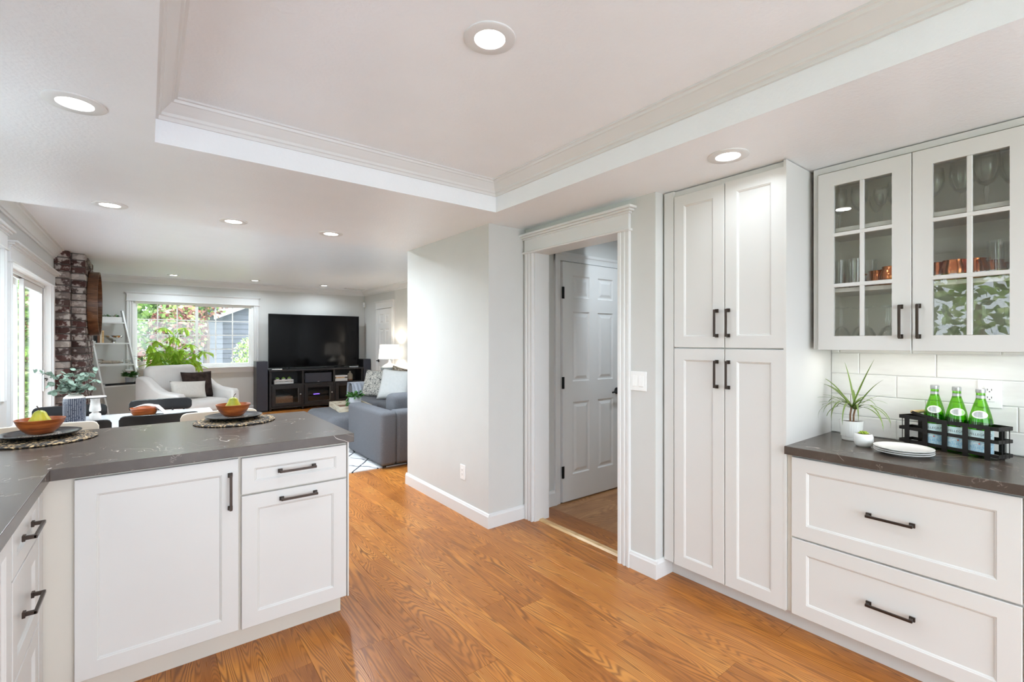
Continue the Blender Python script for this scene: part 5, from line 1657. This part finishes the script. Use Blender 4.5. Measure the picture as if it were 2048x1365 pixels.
# ------------------------------------------------------------------ money tree, orchid
leaf_m = MB().grid(lambda u, v_: (0.028 * (2 * u - 1) * (math.sin(math.pi * (0.04 + 0.93 * v_)) ** 0.8), 0.17 * v_, -0.06 * v_ * v_ - 0.01 * (2 * u - 1) ** 2), 2, 6).mesh('leaf', 70)
mt = T('money_tree', 'big bright green palmate house plant behind the armchair at the window', 'plant', (0.33, 9.75, 0), 0)
part('pot', MB().lathe([(0, 0), (0.13, 0), (0.16, 0.3), (0.15, 0.3), (0.14, 0.26), (0, 0.26)], 28, capb=False, capt=False), 'white_ceramic', mt, smooth=40)
part('trunk', MB().tube([(0, 0, 0.25), (0.01, 0.0, 0.6), (-0.01, 0.01, 0.95)], [0.025, 0.02, 0.015], 8), 'bark', mt, smooth=50)
rnd = random.Random(21)
cl = [(-0.10, -0.05, 1.60), (0.17, -0.04, 1.60), (0.02, 0.0, 1.45), (-0.22, -0.08, 1.38), (0.25, 0.02, 1.32), (-0.05, -0.12, 1.30), (0.12, -0.10, 1.25), (-0.28, 0.0, 1.18), (0.30, -0.06, 1.16), (0.0, -0.15, 1.14), (-0.16, -0.14, 1.08), (0.18, -0.16, 1.06), (-0.30, -0.1, 1.0),
      (0.36, 0.0, 1.02), (0.05, -0.18, 1.0), (-0.08, -0.2, 0.94), (0.22, -0.2, 0.93), (0.50, -0.05, 1.18), (-0.24, -0.18, 0.92), (0.36, -0.16, 0.95), (0.10, 0.05, 1.18), (-0.12, 0.06, 1.2), (0.3, 0.08, 1.05), (-0.3, 0.05, 1.3)]
cl += [(rnd.uniform(-0.34, 0.42), rnd.uniform(-0.22, 0.0), rnd.uniform(0.9, 1.25)) for _ in range(14)]
for (x, y, z) in cl:
    part('stem', MB().tube([(0, 0, min(0.9, z - 0.25)), (x * 0.45, y * 0.45, z - 0.12), (x, y, z)], [0.006, 0.005, 0.003], 5), 'leaf_herb', mt)
    a0 = rnd.uniform(0, 6.28)
    for k in range(6):
        s_ = rnd.uniform(0.75, 1.1)
        link('leaf', leaf_m, 'foliage_money', mt, (x, y, z), (rnd.uniform(-0.9, 0.15), rnd.uniform(-0.2, 0.2), a0 + k * 1.05), (s_, s_, s_))
orc = T('orchid', 'dark green orchid leaves in a white pot on the window sill', 'plant', (-0.075, 10.45, WZ0 + 0.001), 0)
part('pot', MB().lathe([(0, 0), (0.045, 0), (0.062, 0.135), (0.056, 0.135), (0.05, 0.12), (0, 0.12)], 28, capb=False, capt=False), 'white_ceramic', orc, smooth=40)
for az, el, ln, dr in ((200, 60, 0.24, 2.2), (160, 40, 0.2, 2.4), (20, 55, 0.18, 1.8), (270, 60, 0.16, 1.6)):
    part('leaf', blade(R(az), R(el), ln, dr, 0.017, (0, 0, 0.13)), 'leaf_orchid', orc, smooth=60)

# ------------------------------------------------------------------ ladder shelf
LA = R(27)
ld = T('ladder_shelf', 'white leaning ladder shelf in the corner left of the window', 'shelf', (0.02, 9.72, 0), LA)
LEAN = 0.765 / 1.89
def ly_(z):
    return LEAN * z
for x in (-0.52, -0.02):
    part('rail', MB().add([(x, 0, 0), (x + 0.022, 0, 0), (x + 0.022, 0.075, 0), (x, 0.075, 0), (x, ly_(1.89), 1.89), (x + 0.022, ly_(1.89), 1.89), (x + 0.022, ly_(1.89) + 0.055, 1.89), (x, ly_(1.89) + 0.055, 1.89)],
                          [(3, 2, 1, 0), (4, 5, 6, 7), (0, 1, 5, 4), (1, 2, 6, 5), (2, 3, 7, 6), (3, 0, 4, 7)]), 'trim_paint', ld)
LS = [(1.69, 0.13), (1.345, 0.22), (0.995, 0.30), (0.665, 0.36)]
for z, dp_ in LS:
    y0 = ly_(z)
    part('shelf_board', MB().box(-0.50, -0.018, y0 - 0.01, y0 + dp_, z - 0.02, z), 'trim_paint', ld)
    part('shelf_bracket', MB().box(-0.4975, -0.48, y0 - 0.005, y0 + dp_, z, z + 0.03), 'trim_paint', ld)
def lw(x, y, z):
    return (0.02 + x * math.cos(LA) - y * math.sin(LA), 9.72 + x * math.sin(LA) + y * math.cos(LA), z)
def on(k, x, y):
    z, d_ = LS[k]
    return lw(x, ly_(z) + y, z + 0.001)
pb = T('planter_box', 'white planter box with small succulents on the top ladder shelf', 'planter', on(0, -0.25, 0.06), LA)
part('box', MB().box(-0.2, 0.2, -0.045, 0.045, 0, 0.085), 'trim_paint', pb, bevel=0.003)
part('soil', MB().box(-0.19, 0.19, -0.038, 0.038, 0.085, 0.088), 'soil', pb)
rnd = random.Random(8)
for i in range(34):
    x = rnd.uniform(-0.18, 0.17)
    link('leaf', leaf_sm, 'leaf_herb', pb, (x, rnd.uniform(-0.035, 0.02), 0.09 if x > -0.15 or i % 2 else 0.1), (rnd.uniform(-0.2, 1.0), rnd.uniform(-0.6, 0.6), rnd.uniform(0, 6.28)), (1.0, 1.0 + 0.6 * (x < -0.05), 1.2))
bcols = [('black_wood', 0.026, 0.17, 'black'), ('brown_box', 0.03, 0.155, 'brown'), ('book_paper', 0.022, 0.19, 'cream'), ('tan_wood', 0.026, 0.20, 'tan')]
x = -0.475
for mt_, wd, ht, nm in bcols:
    t = T('book', '%s book standing on the second ladder shelf beside the silver bowl' % nm, 'book', on(1, x, 0.02), LA, 'books on the ladder shelf')
    part('cover', MB().box(0, 0.003, 0, 0.13, 0, ht).box(wd - 0.003, wd, 0, 0.13, 0, ht).box(0.003, wd - 0.003, 0, 0.004, 0, ht), mt_, t)
    part('pages', MB().box(0.0032, wd - 0.0032, 0.0045, 0.125, 0.003, ht - 0.004), 'book_paper', t)
    x += wd + 0.004
sbw = T('silver_bowl', 'footed silver bowl of dried pieces on the second ladder shelf', 'bowl', on(1, -0.19, 0.10), LA)
part('body', MB().lathe([(0, 0), (0.045, 0), (0.045, 0.012), (0.022, 0.028), (0.06, 0.04), (0.115, 0.09), (0.125, 0.118), (0.121, 0.118), (0.108, 0.09), (0, 0.05)], 36, capb=False, capt=False), 'silver', sbw, smooth=50)
part('potpourri', MB().lathe([(0, 0.112), (0.06, 0.108), (0.11, 0.098)], 20, capb=False, capt=False), 'wicker', sbw)
dw_ = T('driftwood', 'piece of grey driftwood on the third ladder shelf', 'ornament', on(2, -0.28, 0.10), LA)
part('branch', MB().tube([(-0.18, 0.0, 0.028), (-0.1, 0.02, 0.04), (0.0, -0.01, 0.034), (0.10, 0.02, 0.03), (0.16, 0.0, 0.02)], [0.012, 0.03, 0.034, 0.028, 0.01], 9, flat=0.8), 'driftwood', dw_, smooth=50)
part('twig', MB().tube([(-0.08, 0.02, 0.05), (-0.12, 0.03, 0.075), (-0.19, 0.03, 0.08)], [0.012, 0.01, 0.004], 7), 'driftwood', dw_, smooth=50)
gv = T('glass_dish', 'clear glass dish with an air plant on the third ladder shelf', 'dish', on(2, -0.085, 0.08), LA)
part('dish', MB().lathe([(0, 0.002), (0.04, 0), (0.06, 0.03), (0.064, 0.07), (0.062, 0.07), (0.057, 0.03), (0, 0.006)], 28, capb=False, capt=False), 'drink_glass', gv, smooth=50)
for i in range(7):
    part('leaf', blade(i * 0.9, R(30), 0.075, 1.0, 0.006, (0, 0, 0.012)), 'leaf_eucalyptus', gv)
tr2 = T('black_tray', 'flat black tray on the lowest visible ladder shelf', 'tray', on(3, -0.24, 0.05), LA)
part('base', MB().box(-0.22, 0.22, -0.05, 0.2, 0, 0.006), 'black_ceramic', tr2)
part('front_edge', MB().box(-0.22, 0.22, -0.056, -0.05, 0, 0.035), 'black_ceramic', tr2)
part('side_edge', MB().box(-0.226, -0.22, -0.056, 0.2, 0, 0.035), 'black_ceramic', tr2)
part('side_edge', MB().box(0.22, 0.226, -0.056, 0.2, 0, 0.035), 'black_ceramic', tr2)
hb = T('herb_pot', 'small leafy herb in a grey pot on the black tray', 'plant', on(3, -0.11, 0.06)[:2] + (0.673,), 0)
hb.scale = (1.4, 1.4, 1.4)
part('pot', MB().lathe([(0, 0), (0.04, 0), (0.046, 0.075), (0.042, 0.075), (0, 0.068)], 24, capb=False, capt=False), 'concrete_pot', hb, smooth=40)
for i in range(60):
    a = rnd.uniform(0, 6.28)
    r_ = 0.05 * math.sqrt(rnd.random())
    link('leaf', leaf_sm, 'leaf_herb', hb, (r_ * math.cos(a), r_ * math.sin(a), 0.075 + 0.05 * rnd.random()), (rnd.uniform(-0.4, 1.0), rnd.uniform(-0.5, 0.5), a - math.pi / 2 + rnd.uniform(-0.6, 0.6)))

# ------------------------------------------------------------------ outdoors
S('ground', MB().box(-40, 40, 10.7, 60, -0.35, -0.2).box(-40, XL - 0.2, -20, 10.7, -0.35, -0.2), 'lawn', 'green lawn of the garden outside', 'lawn')
S('patio', MB().box(XL - 0.19, 8, -14, -1.75, -0.2, -0.06).box(-6.5, XL - 0.19, -3.0, 11.5, -0.2, -0.06), 'paving', 'pale paved patio outside the sliding door, with added paving behind the kitchen', 'patio')  # first slab is unseen, added to bounce neutral light up to the kitchen ceiling
def crown_mesh(rx, ry, rz, n, ls, seed):
    rd = random.Random(seed)
    mb = MB()
    for i in range(n):
        while True:
            a, b, c_ = rd.uniform(-1, 1), rd.uniform(-1, 1), rd.uniform(-1, 1)
            q = a * a + b * b + c_ * c_
            if 0.25 < q < 1:
                break
        p = Vector((a * rx, b * ry, c_ * rz))
        e = Euler((rd.uniform(0, 6.28), rd.uniform(0, 6.28), rd.uniform(0, 6.28))).to_matrix()
        s_ = ls * rd.uniform(0.6, 1.2)
        v_ = [p + e @ Vector(k) * s_ for k in ((0, -0.9, 0), (0.5, 0, 0.08), (0, 0.9, 0), (-0.5, 0, 0.08))]
        mb.add(v_, [(0, 1, 2, 3)])
    return mb
def tree(x, y, z, rx, ry, rz, n, ls, mat, label, seed, trunk=True, name='tree'):
    t = T(name, label, 'tree' if trunk else 'shrub', (x, y, -0.2), 0, 'garden trees' if trunk else 'garden shrubs')
    part('crown', crown_mesh(rx, ry, rz, n, ls, seed), mat, t, loc=(0, 0, z + 0.2))
    part('trunk', MB().tube([(0, 0, 0), (0.05, 0, (z + 0.2) * 0.6), (0, 0.05, z + 0.2)], [0.09, 0.07, 0.03] if trunk else [0.03, 0.025, 0.01], 8), 'bark', t)
tree(-0.5, 15.6, 1.9, 1.5, 1.0, 2.0, 3800, 0.10, 'foliage_green', 'bright green tree at the left side of the far window view', 1)
tree(0.55, 15.9, 2.5, 0.9, 0.8, 1.3, 1800, 0.10, 'foliage_green', 'green tree branches at the top middle of the far window view', 2)
tree(0.62, 14.6, 1.6, 0.62, 0.6, 0.8, 1300, 0.08, 'foliage_red', 'dark red leaved tree in the middle of the far window', 3)
tree(-0.6, 14.0, 0.8, 0.7, 0.5, 0.65, 1100, 0.08, 'foliage_red', 'red green shrub low at the left of the far window', 4, False, 'shrub')
tree(2.0, 13.2, 0.75, 0.42, 0.4, 0.72, 1500, 0.05, 'foliage_pale', 'pale green shrub in front of the grey house', 5, False, 'shrub')
tree(0.6, 13.8, 0.35, 0.6, 0.4, 0.5, 800, 0.07, 'foliage_green', 'low green shrub below the red tree outside', 6, False, 'shrub')
tree(1.25, 15.4, 2.55, 0.6, 0.4, 0.6, 450, 0.07, 'foliage_red', 'thin red branches against the grey house gable', 12)
tree(-1.9, 18.6, 3.0, 1.6, 1.0, 3.2, 4200, 0.14, 'foliage_green', 'tall dark green tree far behind the garden', 7)
tree(-2.9, 13.2, 1.2, 0.9, 0.8, 1.2, 2200, 0.08, 'foliage_green', 'rounded green shrub beyond the patio', 8, False, 'shrub')
tree(-2.3, 14.6, 1.7, 0.7, 0.7, 1.2, 1500, 0.08, 'foliage_red', 'red leaved tree beyond the patio', 9)
tree(-5.6, 17.0, 2.6, 1.9, 1.2, 2.8, 3200, 0.13, 'foliage_green', 'large green tree seen through the patio door', 10)
tree(-1.85, 11.3, 0.62, 0.65, 0.8, 0.8, 1600, 0.07, 'foliage_green', 'rounded bright shrub just outside the patio door', 14, False, 'shrub')
tree(-2.3, 12.9, 2.1, 0.8, 0.7, 1.3, 1500, 0.08, 'foliage_green', 'slim green tree just beyond the patio', 15)
tree(-3.4, 9.5, 0.6, 0.8, 1.2, 0.7, 1800, 0.07, 'foliage_green', 'low green hedge at the edge of the patio', 11, False, 'shrub')
tree(-4.2, 1.2, 1.9, 1.0, 1.8, 1.5, 2600, 0.10, 'foliage_green', 'green tree outside the kitchen window', 13)
# neighbour house
hs = T('neighbour_house', 'grey clapboard house with pale sloping roof edge outside the window', 'house', (1.0, 16.8, -0.2), 0)
part('wall', MB().box(0, 6, 0.05, 4.0, 0, 4.6), 'siding', hs)
for k in range(30):
    z = 0.15 * k
    part('siding_board', MB().prism([(0.05, z), (0.02, z), (0.04, z + 0.15), (0.05, z + 0.15)], 'x', 0, 6), 'siding', hs)
def slope_board(name, x0, x1, y0, y1, dz0, dz1, mat):
    f_ = lambda x: 2.3 + 0.45 * (x - 0.75)
    part(name, MB().add([(x0, y0, f_(x0) + dz0), (x1, y0, f_(x1) + dz0), (x1, y0, f_(x1) + dz1), (x0, y0, f_(x0) + dz1), (x0, y1, f_(x0) + dz0), (x1, y1, f_(x1) + dz0), (x1, y1, f_(x1) + dz1), (x0, y1, f_(x0) + dz1)],
         [(0, 1, 2, 3), (7, 6, 5, 4), (0, 4, 5, 1), (3, 2, 6, 7), (1, 5, 6, 2), (0, 3, 7, 4)]), mat, hs)
slope_board('rake_board', 0.55, 5.0, -0.45, -0.40, 0, 0.24, 'trim_paint')
slope_board('roof', 0.5, 5.0, -0.5, 0.05, 0.245, 0.30, 'roofing')
fe = T('garden_fence', 'grey wooden garden fence behind the trees', 'fence', (-7, 20.5, -0.2), 0)
for k in range(40):
    part('board', MB().box(k * 0.2, k * 0.2 + 0.19, 0, 0.02, 0, 1.8), 'driftwood', fe)
for z in (0.3, 1.5):
    part('rail', MB().box(0, 8, 0.021, 0.06, z, z + 0.08), 'driftwood', fe)
